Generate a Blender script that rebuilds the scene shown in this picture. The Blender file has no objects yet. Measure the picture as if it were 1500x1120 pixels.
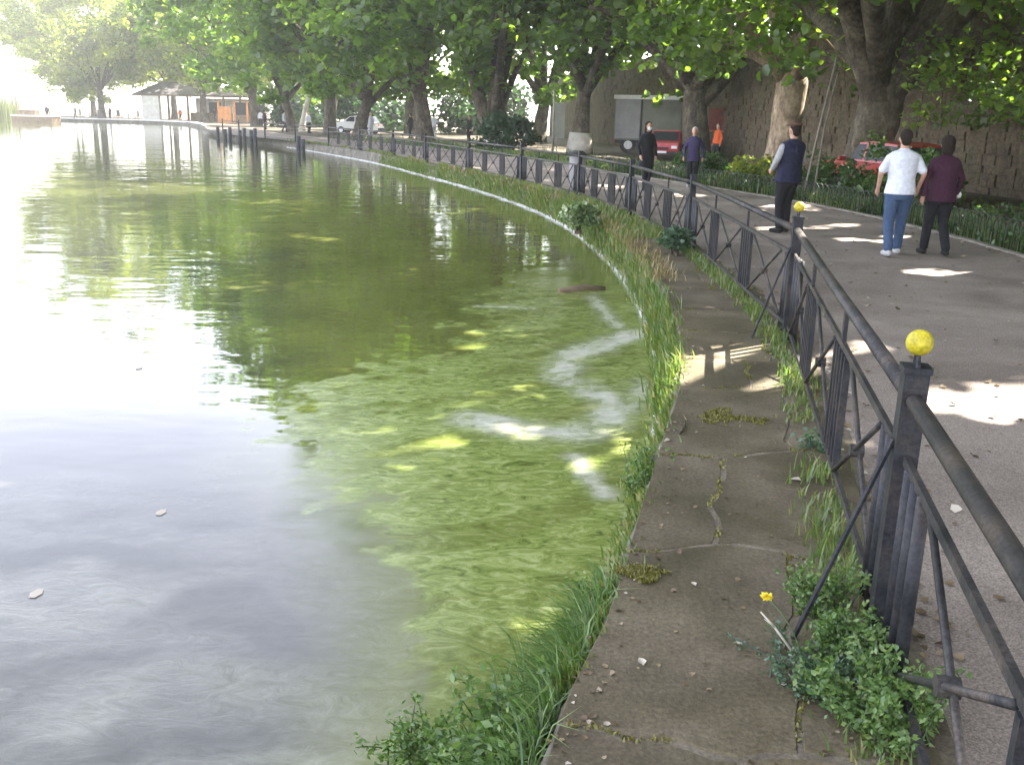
import bpy, math, random
import numpy as np
from mathutils import Matrix, Vector, noise as mnoise
random.seed(7)
RNG = np.random.default_rng(11)
SC = bpy.context.scene
COL = SC.collection
R = math.radians

# ------------------------------------------------------------------ camera, sky, sun, exposure
CAM_H = 1.85
FPX = 1400.0
PITCH = math.atan((560 - 167) / FPX)
ROLL = R(1.2)
cam_d = bpy.data.cameras.new('camera')
cam = bpy.data.objects.new('camera', cam_d)
COL.objects.link(cam)
cam_d.sensor_width = 36.0
cam_d.lens = 36.0 * FPX / 1500.0
cam_d.clip_start = 0.05
cam_d.clip_end = 6000
_c, _s = math.cos(ROLL), math.sin(ROLL)
_cp, _sp = math.cos(PITCH), math.sin(PITCH)
_R0, _U0, _F0 = Vector((1, 0, 0)), Vector((0, _sp, _cp)), Vector((0, _cp, -_sp))
_r = _R0 * _c + _U0 * _s
_u = _U0 * _c - _R0 * _s
cam.matrix_world = Matrix(((_r.x, _u.x, -_F0.x, 0), (_r.y, _u.y, -_F0.y, 0), (_r.z, _u.z, -_F0.z, CAM_H), (0, 0, 0, 1)))
SC.camera = cam

SUN_EL, SUN_AZ = R(45), R(55)          # azimuth clockwise from +Y
SUN_DIR = np.array([math.sin(SUN_AZ) * math.cos(SUN_EL), math.cos(SUN_AZ) * math.cos(SUN_EL), math.sin(SUN_EL)])
world = bpy.data.worlds.new('World')
SC.world = world
world.use_nodes = True
wn = world.node_tree
wn.nodes.clear()
sky = wn.nodes.new('ShaderNodeTexSky')
sky.sky_type = 'NISHITA'
sky.sun_disc = False
sky.sun_elevation = SUN_EL
sky.sun_rotation = SUN_AZ
sky.air_density = 1.0
sky.dust_density = 1.5
sky.ozone_density = 1.0
bg = wn.nodes.new('ShaderNodeBackground')
bg.inputs[1].default_value = 0.15
wo = wn.nodes.new('ShaderNodeOutputWorld')
hsv = wn.nodes.new('ShaderNodeHueSaturation')
hsv.inputs['Saturation'].default_value = 0.42
hsv.inputs['Hue'].default_value = 0.53
wn.links.new(sky.outputs[0], hsv.inputs['Color'])
wn.links.new(hsv.outputs[0], bg.inputs[0])
wn.links.new(bg.outputs[0], wo.inputs[0])
sun_d = bpy.data.lights.new('sun', 'SUN')
sun_d.energy = 5.0
sun_d.angle = R(0.5)
sun_d.color = (1.0, 0.93, 0.82)
sun = bpy.data.objects.new('sun', sun_d)
COL.objects.link(sun)
sun.location = (20, 15, 40)
sun.rotation_euler = Vector(SUN_DIR).to_track_quat('Z', 'Y').to_euler()
SC.view_settings.view_transform = 'Standard'
SC.view_settings.look = 'None'
SC.view_settings.exposure = 3.15
SC.view_settings.gamma = 1.0
SC.view_settings.use_curve_mapping = False
SC.render.engine = 'CYCLES'
SC.cycles.use_denoising = True
SC.cycles.max_bounces = 8
SC.cycles.diffuse_bounces = 7
SC.cycles.transmission_bounces = 4
SC.cycles.glossy_bounces = 3
SC.cycles.caustics_reflective = False
SC.cycles.caustics_refractive = False
SC.cycles.sample_clamp_indirect = 6.0

# ------------------------------------------------------------------ helpers
def setp(o, label=None, cat=None, group=None, kind=None):
    if label: o['label'] = label
    if cat: o['category'] = cat
    if group: o['group'] = group
    if kind: o['kind'] = kind
    return o

def thing(name, loc, label, cat, group=None, rz=0.0):
    o = bpy.data.objects.new(name, None)
    COL.objects.link(o)
    o.location = loc
    o.rotation_euler = (0, 0, rz)
    o.empty_display_size = 0.1
    return setp(o, label, cat, group)

def link_mesh(name, me, parent=None, mats=()):
    o = bpy.data.objects.new(name, me)
    COL.objects.link(o)
    if parent is not None: o.parent = parent
    for m in mats: me.materials.append(m)
    return o

def np_mesh(name, V, loops, starts, smooth=False, rnd=None, attrs=None):
    me = bpy.data.meshes.new(name)
    V = np.asarray(V, np.float32)
    loops = np.asarray(loops, np.int32); starts = np.asarray(starts, np.int32)
    me.vertices.add(len(V)); me.vertices.foreach_set('co', V.ravel())
    me.loops.add(len(loops)); me.loops.foreach_set('vertex_index', loops)
    me.polygons.add(len(starts)); me.polygons.foreach_set('loop_start', starts)
    if smooth: me.polygons.foreach_set('use_smooth', np.ones(len(starts), bool))
    if rnd is not None:
        a = me.attributes.new('rnd', 'FLOAT', 'POINT'); a.data.foreach_set('value', np.asarray(rnd, np.float32))
    for k, v in (attrs or {}).items():
        a = me.attributes.new(k, 'FLOAT', 'POINT'); a.data.foreach_set('value', np.asarray(v, np.float32).ravel())
    me.update(calc_edges=True)
    return me

class MB:
    def __init__(self): self.v = []; self.f = []; self.m = []
    def add(self, vs, fs, mi=0):
        b = len(self.v)
        self.v.extend([tuple(p) for p in vs])
        self.f.extend([tuple(b + i for i in f) for f in fs]); self.m.extend([mi] * len(fs))
        return self
    def box(self, c, s, rz=0.0, mi=0):
        cx, cy, cz = c; hx, hy, hz = s[0] / 2, s[1] / 2, s[2] / 2
        ca, sa = math.cos(rz), math.sin(rz)
        vs = []
        for z in (-hz, hz):
            for x, y in ((-hx, -hy), (hx, -hy), (hx, hy), (-hx, hy)):
                vs.append((cx + x * ca - y * sa, cy + x * sa + y * ca, cz + z))
        return self.add(vs, [(3, 2, 1, 0), (4, 5, 6, 7), (0, 1, 5, 4), (1, 2, 6, 5), (2, 3, 7, 6), (3, 0, 4, 7)], mi)
    def bar(self, p0, p1, w, h, mi=0):
        p0, p1 = Vector(p0), Vector(p1); d = (p1 - p0).normalized()
        up = Vector((0, 0, 1)) if abs(d.z) < 0.95 else Vector((0, 1, 0))
        x = d.cross(up).normalized() * (w / 2); y = x.cross(d).normalized() * (h / 2)
        vs = [p + a for p in (p0, p1) for a in (-x - y, x - y, x + y, -x + y)]
        return self.add(vs, [(3, 2, 1, 0), (4, 5, 6, 7), (0, 1, 5, 4), (1, 2, 6, 5), (2, 3, 7, 6), (3, 0, 4, 7)], mi)
    def tube(self, pts, rad, n=8, mi=0, rough=0.0, seed=0, rx=None):
        pts = [Vector(p) for p in pts]
        if not hasattr(rad, '__len__'): rad = [rad] * len(pts)
        b = len(self.v); k = len(pts)
        ref = None
        for i, p in enumerate(pts):
            t = (pts[min(i + 1, k - 1)] - pts[max(i - 1, 0)]).normalized()
            if ref is None:
                ref = Vector((1, 0, 0)) if abs(t.x) < 0.9 else Vector((0, 1, 0))
            x = (ref - t * ref.dot(t)).normalized(); ref = x
            y = t.cross(x)
            for j in range(n):
                a = 2 * math.pi * j / n
                q = x * math.cos(a) + y * math.sin(a)
                r = rad[i]
                if rough:
                    r *= 1 + rough * mnoise.noise(Vector((q.x * 1.6 + seed, q.y * 1.6, p.z * 0.7 + q.z))) + 0.5 * rough * mnoise.noise(Vector((q.x * 4 + seed, q.y * 4, p.z * 1.5)))
                self.v.append(tuple(p + q * r))
        for i in range(k - 1):
            for j in range(n):
                a, c = b + i * n + j, b + i * n + (j + 1) % n
                self.f.append((a, c, c + n, a + n)); self.m.append(mi)
        self.f.append(tuple(b + j for j in reversed(range(n)))); self.m.append(mi)
        self.f.append(tuple(b + (k - 1) * n + j for j in range(n))); self.m.append(mi)
        return self
    def rings(self, rg, n=14, mi=0):
        """stack of ellipses: (cx, cy, cz, rx, ry)"""
        b = len(self.v)
        for cx, cy, cz, rx, ry in rg:
            for j in range(n):
                a = 2 * math.pi * j / n
                self.v.append((cx + rx * math.cos(a), cy + ry * math.sin(a), cz))
        k = len(rg)
        for i in range(k - 1):
            for j in range(n):
                a, c = b + i * n + j, b + i * n + (j + 1) % n
                self.f.append((a, c, c + n, a + n)); self.m.append(mi)
        self.f.append(tuple(b + j for j in reversed(range(n)))); self.m.append(mi)
        self.f.append(tuple(b + (k - 1) * n + j for j in range(n))); self.m.append(mi)
        return self
    def ball(self, c, r, n=12, k=8, mi=0):
        if not hasattr(r, '__len__'): r = (r, r, r)
        return self.rings([(c[0], c[1], c[2] - r[2] * math.cos(math.pi * (i + .02) / (k + .04)),
                            r[0] * math.sin(math.pi * (i + .15) / (k + .3)), r[1] * math.sin(math.pi * (i + .15) / (k + .3))) for i in range(k + 1)], n, mi)
    def prism(self, poly, z0, z1, mi=0):
        n = len(poly)
        vs = [(x, y, z0) for x, y in poly] + [(x, y, z1) for x, y in poly]
        fs = [tuple(reversed(range(n))), tuple(range(n, 2 * n))] + [(i, (i + 1) % n, n + (i + 1) % n, n + i) for i in range(n)]
        return self.add(vs, fs, mi)
    def extrude_x(self, prof, x0, x1, mi=0):
        """side profile (y,z) extruded along x"""
        n = len(prof)
        vs = [(x0, y, z) for y, z in prof] + [(x1, y, z) for y, z in prof]
        fs = [tuple(range(n)), tuple(reversed(range(n, 2 * n)))] + [((i + 1) % n, i, n + i, n + (i + 1) % n) for i in range(n)]
        return self.add(vs, fs, mi)
    def build(self, name, mats, parent=None, smooth=False, world=False):
        me = bpy.data.meshes.new(name)
        v = self.v
        if world and parent is not None:
            l = parent.location; p = parent.parent
            lx, ly, lz = l
            while p is not None: lx += p.location[0]; ly += p.location[1]; lz += p.location[2]; p = p.parent
            v = [(a - lx, b - ly, c - lz) for a, b, c in v]
        me.from_pydata(v, [], self.f)
        if not isinstance(mats, (list, tuple)): mats = [mats]
        for m in mats: me.materials.append(m)
        if len(mats) > 1: me.polygons.foreach_set('material_index', self.m)
        if smooth: me.polygons.foreach_set('use_smooth', [True] * len(self.f))
        me.update()
        o = bpy.data.objects.new(name, me); COL.objects.link(o)
        if parent is not None: o.parent = parent
        return o

def dup_tree(o, parent=None):
    c = o.copy(); COL.objects.link(c)
    if parent is not None: c.parent = parent
    for ch in list(o.children): dup_tree(ch, c)
    return c

# ------------------------------------------------------------------ materials
def new_mat(name):
    m = bpy.data.materials.new(name); m.use_nodes = True
    nt = m.node_tree; nt.nodes.clear()
    out = nt.nodes.new('ShaderNodeOutputMaterial')
    return m, nt, out

def N(nt, typ, **kw):
    n = nt.nodes.new(typ)
    for k, v in kw.items():
        if k.startswith('i_'):
            key = k[2:]; key = int(key) if key.isdigit() else key
            n.inputs[key].default_value = v
        else: setattr(n, k, v)
    return n

def ramp(nt, fac, stops):
    r = nt.nodes.new('ShaderNodeValToRGB')
    e = r.color_ramp.elements
    while len(e) < len(stops): e.new(0.5)
    for el, (p, c) in zip(e, stops):
        el.position = p; el.color = (*c, 1) if len(c) == 3 else c
    nt.links.new(fac, r.inputs[0])
    return r.outputs[0]

def surf(name, c0, c1, scale=6, rough=0.8, bump=0.0, bscale=None, detail=6, metal=0.0, spec=0.3, c2=None, stretch=(1, 1, 1), speck=None, stain=None, vary=0):
    """two or three tone noise material in object space"""
    m, nt, out = new_mat(name)
    L = nt.links.new
    tc = N(nt, 'ShaderNodeTexCoord')
    mp = N(nt, 'ShaderNodeMapping'); mp.inputs['Scale'].default_value = stretch
    L(tc.outputs['Object'], mp.inputs[0])
    nz = N(nt, 'ShaderNodeTexNoise', i_Scale=scale, i_Detail=detail, i_Roughness=0.6)
    L(mp.outputs[0], nz.inputs['Vector'])
    stops = [(0.32, c0), (0.68, c1)] if c2 is None else [(0.3, c0), (0.5, c1), (0.7, c2)]
    col = ramp(nt, nz.outputs['Fac'], stops)
    if speck:
        n3 = N(nt, 'ShaderNodeTexNoise', i_Scale=speck[0], i_Detail=2.0, i_Roughness=0.7)
        L(mp.outputs[0], n3.inputs['Vector'])
        mx = N(nt, 'ShaderNodeMix', data_type='RGBA', blend_type='MULTIPLY'); mx.inputs[0].default_value = 1
        sp = ramp(nt, n3.outputs['Fac'], [(0.3, (1 - speck[1],) * 3), (0.7, (1 + speck[1],) * 3)])
        L(col, mx.inputs[6]); L(sp, mx.inputs[7]); col = mx.outputs[2]
    if stain:
        n4 = N(nt, 'ShaderNodeTexNoise', i_Scale=stain[0], i_Detail=4.0, i_Distortion=1.0)
        L(tc.outputs['Object'], n4.inputs['Vector'])
        mx = N(nt, 'ShaderNodeMix', data_type='RGBA', blend_type='MULTIPLY'); mx.inputs[0].default_value = 1
        sp = ramp(nt, n4.outputs['Fac'], [(0.38, stain[1]), (0.6, (1, 1, 1))])
        L(col, mx.inputs[6]); L(sp, mx.inputs[7]); col = mx.outputs[2]
    if vary:
        oi = N(nt, 'ShaderNodeObjectInfo'); mx = N(nt, 'ShaderNodeMix', data_type='RGBA', blend_type='MULTIPLY'); mx.inputs[0].default_value = 1
        sp = ramp(nt, oi.outputs['Random'], [(0, (1 - vary, 1 - vary, 1 - vary * 1.1)), (1, (1 + vary, 1 + vary, 1 + vary))])
        L(col, mx.inputs[6]); L(sp, mx.inputs[7]); col = mx.outputs[2]
    b = N(nt, 'ShaderNodeBsdfPrincipled')
    b.inputs['Roughness'].default_value = rough; b.inputs['Metallic'].default_value = metal
    b.inputs['Specular IOR Level'].default_value = spec
    L(col, b.inputs['Base Color'])
    if bump:
        n2 = N(nt, 'ShaderNodeTexNoise', i_Scale=bscale or scale * 4, i_Detail=6.0, i_Roughness=0.65)
        L(mp.outputs[0], n2.inputs['Vector'])
        bp = N(nt, 'ShaderNodeBump', i_Strength=1.0, i_Distance=bump)
        L(n2.outputs['Fac'], bp.inputs['Height']); L(bp.outputs[0], b.inputs['Normal'])
    L(b.outputs[0], out.inputs[0])
    return m

def leaf_mat(name, stops, transl=0.5, tcol=(1.25, 1.35, 0.7), gloss=0.04):
    m, nt, out = new_mat(name); L = nt.links.new
    at = N(nt, 'ShaderNodeAttribute', attribute_name='rnd')
    col = ramp(nt, at.outputs['Fac'], stops)
    d = N(nt, 'ShaderNodeBsdfDiffuse'); L(col, d.inputs[0])
    t = N(nt, 'ShaderNodeBsdfTranslucent')
    mx = N(nt, 'ShaderNodeMix', data_type='RGBA', blend_type='MULTIPLY'); mx.inputs[0].default_value = 1; mx.inputs[7].default_value = (*tcol, 1)
    L(col, mx.inputs[6]); L(mx.outputs[2], t.inputs[0])
    ms = N(nt, 'ShaderNodeMixShader', i_0=transl); L(d.outputs[0], ms.inputs[1]); L(t.outputs[0], ms.inputs[2])
    g = N(nt, 'ShaderNodeBsdfGlossy', i_Roughness=0.45); g.inputs[0].default_value = (1, 1, 1, 1)
    m2 = N(nt, 'ShaderNodeMixShader', i_0=gloss); L(ms.outputs[0], m2.inputs[1]); L(g.outputs[0], m2.inputs[2])
    L(m2.outputs[0], out.inputs[0])
    return m

M = {}
M['leaf'] = leaf_mat('plane_leaf', [(0.0, (0.05, 0.095, 0.018)), (0.45, (0.088, 0.155, 0.028)), (0.8, (0.125, 0.20, 0.036)), (1.0, (0.18, 0.24, 0.05))], 0.64, (2.25, 2.25, .8))
M['leaf_sunlit'] = leaf_mat('sunlit_leaf', [(0.0, (0.09, 0.13, 0.025)), (0.5, (0.16, 0.20, 0.035)), (1.0, (0.26, 0.28, 0.06))], 0.7, (2.2, 2.2, .8))  # brighter, yellower leaf: sunlight on the foliage is put into the colour
M['leaf_dark'] = leaf_mat('evergreen_leaf', [(0.0, (0.02, 0.045, 0.02)), (0.6, (0.035, 0.08, 0.03)), (1.0, (0.06, 0.12, 0.04))], 0.35)
M['bush'] = leaf_mat('bush_leaf', [(0.0, (0.03, 0.07, 0.015)), (0.6, (0.06, 0.13, 0.025)), (1.0, (0.13, 0.20, 0.04))], 0.4)
M['weed'] = leaf_mat('weed_leaf', [(0.0, (0.06, 0.12, 0.03)), (0.5, (0.11, 0.20, 0.05)), (1.0, (0.22, 0.30, 0.10))], 0.4)
M['weed_blue'] = leaf_mat('blue_green_leaf', [(0.0, (0.05, 0.10, 0.06)), (0.6, (0.09, 0.16, 0.09)), (1.0, (0.15, 0.22, 0.10))], 0.35)
M['grass'] = leaf_mat('grass_blade', [(0.0, (0.07, 0.13, 0.03)), (0.5, (0.13, 0.20, 0.045)), (0.8, (0.22, 0.24, 0.07)), (1.0, (0.32, 0.27, 0.12))], 0.4)
M['dry'] = leaf_mat('dry_blade', [(0.0, (0.16, 0.13, 0.05)), (0.5, (0.25, 0.19, 0.08)), (1.0, (0.42, 0.34, 0.18))], 0.3)
M['moss'] = leaf_mat('moss', [(0.0, (0.09, 0.085, 0.012)), (0.6, (0.16, 0.15, 0.02)), (1.0, (0.26, 0.24, 0.04))], 0.2)
M['litter'] = leaf_mat('leaf_litter', [(0.0, (0.07, 0.045, 0.025)), (0.5, (0.16, 0.11, 0.06)), (0.85, (0.26, 0.2, 0.12)), (1.0, (0.55, 0.5, 0.42))], 0.1)
M['petal'] = leaf_mat('petal', [(0.0, (0.75, 0.6, 0.02)), (1.0, (0.9, 0.75, 0.05))], 0.3, (1, 1, 1))
M['white_leaf'] = leaf_mat('bleached_leaf', [(0.0, (0.5, 0.45, 0.36)), (1.0, (0.75, 0.7, 0.6))], 0.2, (1, 1, 1))
M['pale_flower'] = leaf_mat('pale_flower', [(0.0, (0.10, 0.17, 0.06)), (0.5, (0.25, 0.33, 0.15)), (1.0, (0.65, 0.68, 0.5))], 0.3)
M['bark'] = surf('bark', (0.035, 0.028, 0.02), (0.085, 0.068, 0.047), 2.6, 0.9, 0.05, 9, stretch=(1, 1, 0.7), speck=(11, 0.5), c2=(0.16, 0.14, 0.10), detail=9)
M['bark_tan_sunlit'] = surf('sunlit_tan_bark', (0.16, 0.11, 0.07), (0.42, 0.32, 0.22), 2.2, 0.85, 0.04, 7, stretch=(1, 1, 0.6), speck=(9, 0.35))  # tan bark, with the sunlight on this trunk mixed into the colour
M['bark_sunlit'] = surf('sunlit_bark', (0.3, 0.27, 0.2), (0.6, 0.56, 0.46), 2.2, 0.85, 0.03, 7)  # bark colour lightened to stand for sun on the far trunks
M['lime'] = surf('limewash', (0.4, 0.37, 0.3), (0.62, 0.58, 0.5), 3, 0.9, 0.01)
M['slab'] = surf('apron_slab', (0.07, 0.058, 0.034), (0.12, 0.097, 0.065), 1.7, 0.82, 0.008, 20, detail=11, c2=(0.18, 0.15, 0.105), speck=(55, 0.28), stain=(.9, (.74, .75, .62)), vary=.2)
M['mortar'] = surf('mortar', (0.085, 0.07, 0.05), (0.20, 0.17, 0.125), 7, 0.9, 0.006, 30, speck=(80, 0.3))
M['path'] = surf('path_asphalt', (0.215, 0.178, 0.152), (0.335, 0.282, 0.242), 0.8, 0.86, 0.006, 85, detail=9, speck=(120, 0.5), stain=(.55, (.74, .73, .72)))
M['soil'] = surf('soil', (0.055, 0.045, 0.03), (0.14, 0.11, 0.075), 1.5, 0.95, 0.03, 12, speck=(25, 0.5))
M['quay'] = surf('quay_stone', (0.07, 0.065, 0.05), (0.19, 0.175, 0.14), 2.5, 0.9, 0.04, 6, speck=(20, 0.4))
M['footing'] = surf('footing_stone', (0.24, 0.24, 0.22), (0.5, 0.5, 0.47), 3, 0.85, 0.015, 15)
M['kerb'] = surf('kerb_stone', (0.15, 0.135, 0.11), (0.30, 0.27, 0.225), 4, 0.85, 0.01, 20)
M['wall_stone'] = surf('wall_stone', (0.05, 0.037, 0.024), (0.125, 0.095, 0.062), 1.3, 0.92, 0.05, 5, detail=9, c2=(0.085, 0.08, 0.045), speck=(9, 0.45))
M['iron'] = surf('painted_iron', (0.010, 0.011, 0.014), (0.026, 0.027, 0.031), 6, 0.5, 0.0015, 50, spec=0.22, speck=(60, 0.4), c2=(0.05, 0.04, 0.034))
M['rail'] = surf('worn_rail', (0.015, 0.015, 0.017), (0.04, 0.038, 0.037), 4, 0.5, 0.0015, 50, spec=0.22, speck=(70, 0.45), c2=(0.095, 0.075, 0.06))
M['yellow'] = surf('yellow_ball', (0.34, 0.28, 0.015), (0.55, 0.46, 0.03), 25, 0.4, 0.004, 60, spec=0.4, speck=(80, 0.3))
M['wood'] = surf('weathered_wood', (0.10, 0.07, 0.045), (0.22, 0.16, 0.10), 3, 0.8, 0.01, 20, stretch=(1, 6, 1))
M['wood_orange'] = surf('orange_wood', (0.35, 0.14, 0.04), (0.55, 0.24, 0.08), 3, 0.7)
M['dark_post'] = surf('dark_post_wood', (0.02, 0.022, 0.025), (0.05, 0.05, 0.05), 5, 0.7)
M['slate'] = surf('slate_roof', (0.06, 0.055, 0.06), (0.12, 0.11, 0.11), 3, 0.7, 0.01)
M['plaster'] = surf('white_plaster', (0.6, 0.57, 0.52), (0.78, 0.76, 0.72), 2, 0.85)
M['grey_panel'] = surf('grey_panel', (0.24, 0.23, 0.23), (0.33, 0.32, 0.32), 1.5, 0.6)
M['olive_panel'] = surf('olive_panel', (0.15, 0.15, 0.12), (0.21, 0.21, 0.17), 1.5, 0.6)
M['white'] = surf('white_paint', (0.7, 0.69, 0.66), (0.82, 0.81, 0.79), 3, 0.5)
M['black'] = surf('black_paint', (0.012, 0.012, 0.014), (0.03, 0.03, 0.033), 5, 0.5)
M['tyre'] = surf('tyre_rubber', (0.015, 0.015, 0.015), (0.03, 0.03, 0.03), 12, 0.85)
M['rim'] = surf('wheel_rim', (0.35, 0.35, 0.36), (0.5, 0.5, 0.5), 10, 0.35, metal=0.8)
M['red_car'] = surf('red_car_paint', (0.36, 0.012, 0.02), (0.44, 0.02, 0.03), 4, 0.3, spec=0.5)
M['dark_red_car'] = surf('dark_red_car_paint', (0.28, 0.015, 0.012), (0.34, 0.025, 0.02), 4, 0.3, spec=0.5)
M['glass'] = surf('car_glass', (0.02, 0.025, 0.03), (0.05, 0.055, 0.06), 2, 0.3, spec=0.1)
M['lamp'] = surf('headlamp', (0.6, 0.6, 0.58), (0.75, 0.75, 0.72), 8, 0.2)
M['tail'] = surf('tail_lamp', (0.3, 0.01, 0.01), (0.5, 0.03, 0.02), 8, 0.3)
M['red_sign'] = surf('red_board', (0.16, 0.035, 0.03), (0.27, 0.075, 0.055), 2, 0.7)
M['reed'] = leaf_mat('reed', [(0.0, (0.18, 0.22, 0.05)), (1.0, (0.42, 0.44, 0.14))], 0.4)
M['skin'] = surf('skin', (0.42, 0.24, 0.17), (0.52, 0.31, 0.22), 14, 0.55, spec=0.35)
def cloth(name, c): return surf('cloth_' + name, tuple(x * 0.85 for x in c), tuple(min(1, x * 1.12) for x in c), 18, 0.9, 0.022, 8)
for nm, c in dict(white=(0.66, 0.68, 0.76), jeans=(0.05, 0.085, 0.16), maroon=(0.045, 0.012, 0.03), black=(0.014, 0.014, 0.017), navy=(0.018, 0.02, 0.045),
                  purple=(0.045, 0.035, 0.09), grey=(0.38, 0.39, 0.40), hair=(0.02, 0.014, 0.011), whitehair=(0.55, 0.53, 0.48), orange=(0.55, 0.10, 0.03),
                  pale=(0.5, 0.5, 0.55), shoe=(0.02, 0.018, 0.017), paleshoe=(0.5, 0.5, 0.5), pink=(0.45, 0.25, 0.25), brown=(0.10, 0.055, 0.035), mask=(0.8, 0.8, 0.8), green=(0.02, 0.035, 0.028)).items():
    M['c_' + nm] = cloth(nm, c)

# ------------------------------------------------------------------ numpy noise
_perm = RNG.random((256, 256)).astype(np.float32)
def vnoise(x, y):
    xi = np.floor(x).astype(int); yi = np.floor(y).astype(int)
    fx = x - xi; fy = y - yi
    fx = fx * fx * (3 - 2 * fx); fy = fy * fy * (3 - 2 * fy)
    g = lambda a, b: _perm[a & 255, b & 255]
    return (g(xi, yi) * (1 - fx) + g(xi + 1, yi) * fx) * (1 - fy) + (g(xi, yi + 1) * (1 - fx) + g(xi + 1, yi + 1) * fx) * fy
def fbm(x, y, o=4):
    s = 0; a = 0.5; t = 0
    for i in range(o):
        s = s + a * vnoise(x * 2 ** i + 17.3 * i, y * 2 ** i + 9.1 * i); t += a; a *= 0.55
    return s / t

# ------------------------------------------------------------------ bank, fence and kerb curves
WATER_Z = -0.45
BANK = np.array([(-4.5, -40), (-1.3, -9), (-0.75, -4), (-0.3, 0), (0.02, 1.9), (0.16, 2.61), (.28, 2.93), (.44, 3.47), (.62, 4.22), (.89, 5.32), (1.22, 6.69), (1.48, 8.28), (1.64, 9.91), (1.72, 11.7), (1.74, 14.2),
                 (1.6, 17), (1.2, 20.8), (.5, 24.4), (-.9, 29.5), (-3.3, 36.5), (-6.2, 44.5), (-10.5, 54), (-16.3, 65.5), (-21.5, 74.5), (-26.5, 87), (-33, 105), (-43, 128), (-52, 137), (-70, 141), (-100, 143), (-160, 146), (-320, 190)], float)
FPOST = np.array([(0.25, -1.9), (1.36, 3.12), (2.4, 8.2), (2.56, 14.1), (2.2, 18.6), (1.46, 22.6), (.14, 26.8), (-1.55, 32.0), (-3.5, 37.7), (-5.4, 42.9), (-7.7, 48.2), (-10.2, 53.3), (-13.2, 58.6), (-16.3, 63.7), (-19.4, 68.8), (-22.2, 74.4)], float)

def resample(P, step):
    d = np.r_[0, np.cumsum(np.hypot(*np.diff(P, axis=0).T))]
    n = max(2, int(d[-1] / step))
    # smooth (Catmull-Rom like) through cubic hermite
    t = np.linspace(0, d[-1], n + 1)
    m = np.zeros_like(P); m[1:-1] = (P[2:] - P[:-2]) / (d[2:] - d[:-2])[:, None]; m[0] = (P[1] - P[0]) / (d[1] - d[0]); m[-1] = (P[-1] - P[-2]) / (d[-1] - d[-2])
    i = np.clip(np.searchsorted(d, t, side='right') - 1, 0, len(P) - 2)
    h = (d[i + 1] - d[i]); u = ((t - d[i]) / h)[:, None]; h = h[:, None]
    return (2 * u**3 - 3 * u**2 + 1) * P[i] + (u**3 - 2 * u**2 + u) * h * m[i] + (-2 * u**3 + 3 * u**2) * P[i + 1] + (u**3 - u**2) * h * m[i + 1]
def normals(P):
    t = np.gradient(P, axis=0); t /= np.linalg.norm(t, axis=1)[:, None]
    return np.c_[t[:, 1], -t[:, 0]]          # to the right of travel = landwards
BANKF = resample(BANK, 0.5)
FENF = resample(np.r_[[(-0.6, -7)], FPOST, [(-27.3, 87), (-33.8, 105), (-44, 129)]], 0.5)
def bank_x(y): return np.interp(y, BANKF[:, 1], BANKF[:, 0])
def fence_x(y): return np.interp(y, FENF[:, 1], FENF[:, 0])

# ------------------------------------------------------------------ the setting: ground, lake, quay, apron, path
def ribbon(name, A, B, z, mat, kind='structure', parent=None):
    n = len(A)
    V = np.zeros((2 * n, 3)); V[0::2, :2] = A; V[1::2, :2] = B; V[:, 2] = z
    loops = []; 
    for i in range(n - 1): loops += [2 * i, 2 * i + 1, 2 * i + 3, 2 * i + 2]
    me = np_mesh(name, V, loops, np.arange(n - 1) * 4)
    o = link_mesh(name, me, parent, [mat])
    if parent is None: o['kind'] = kind
    return o

nb = normals(BANKF)
# ground: from the bank out to the horizon
arcb = np.r_[0, np.cumsum(np.hypot(*np.diff(BANKF, axis=0).T))]
ang = np.interp(arcb, [0, 45, 60, 130, 200, 240, arcb[-1]], [R(-80), R(-10), R(10), R(30), R(50), R(90), R(125)])
far = np.c_[np.cos(ang), np.sin(ang)] * 800
ground = ribbon('ground', BANKF + nb * 0.12, far, -0.06, M['soil'])
# quay wall face (battered, rough)
rows = [(-0.0, -0.012), (-0.02, -0.06), (-0.05, -0.2), (-0.09, -0.34), (-0.14, -0.55), (-0.2, -1.2)]
QB = resample(BANK[:27], 0.16); qn = normals(QB)
V = []; 
for k, (o_, z_) in enumerate(rows):
    wob = (fbm(QB[:, 0] * 3 + k * 3.1, QB[:, 1] * 3, 3) - .5) * (0.11 if k > 0 else 0.05)
    V.append(np.c_[QB + qn * (o_ + wob)[:, None], np.full(len(QB), z_)])
# inner top lip so that no slit shows under the slabs
V.insert(0, np.c_[QB + qn * 0.3, np.full(len(QB), -0.014)])
n = len(QB); V = np.concatenate(V); loops = []
for k in range(len(rows)):
    for i in range(n - 1):
        a = k * n + i; loops += [a, a + 1, a + n + 1, a + n]
qw = link_mesh('quay_wall', np_mesh('quay_wall', V, loops, np.arange(len(loops) // 4) * 4), None, [M['quay']]); qw['kind'] = 'structure'
# pale footing ledge at the water line
SEL = (BANKF[:, 1] > 6.4) & (BANKF[:, 1] < 62)
FL = resample(BANKF[SEL], 0.3); fn = normals(FL)
wob = (fbm(FL[:, 0] * 2, FL[:, 1] * 2, 3) - .5) * 0.06
mb = MB(); pr = None
for i in range(len(FL)):
    a = FL[i] - fn[i] * (0.17 + wob[i] + 0.012); b = FL[i] - fn[i] * (0.02)
    zt = WATER_Z + 0.035 + wob[i] * 0.3
    cur = len(mb.v); mb.v += [(a[0], a[1], -0.75), (a[0], a[1], zt), (b[0], b[1], zt)]
    if pr is not None:
        mb.f += [(pr, cur, cur + 1, pr + 1), (pr + 1, cur + 1, cur + 2, pr + 2)]; mb.m += [0, 0]
    pr = cur
setp(mb.build('quay_footing', M['footing'], smooth=True), kind='structure')

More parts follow.
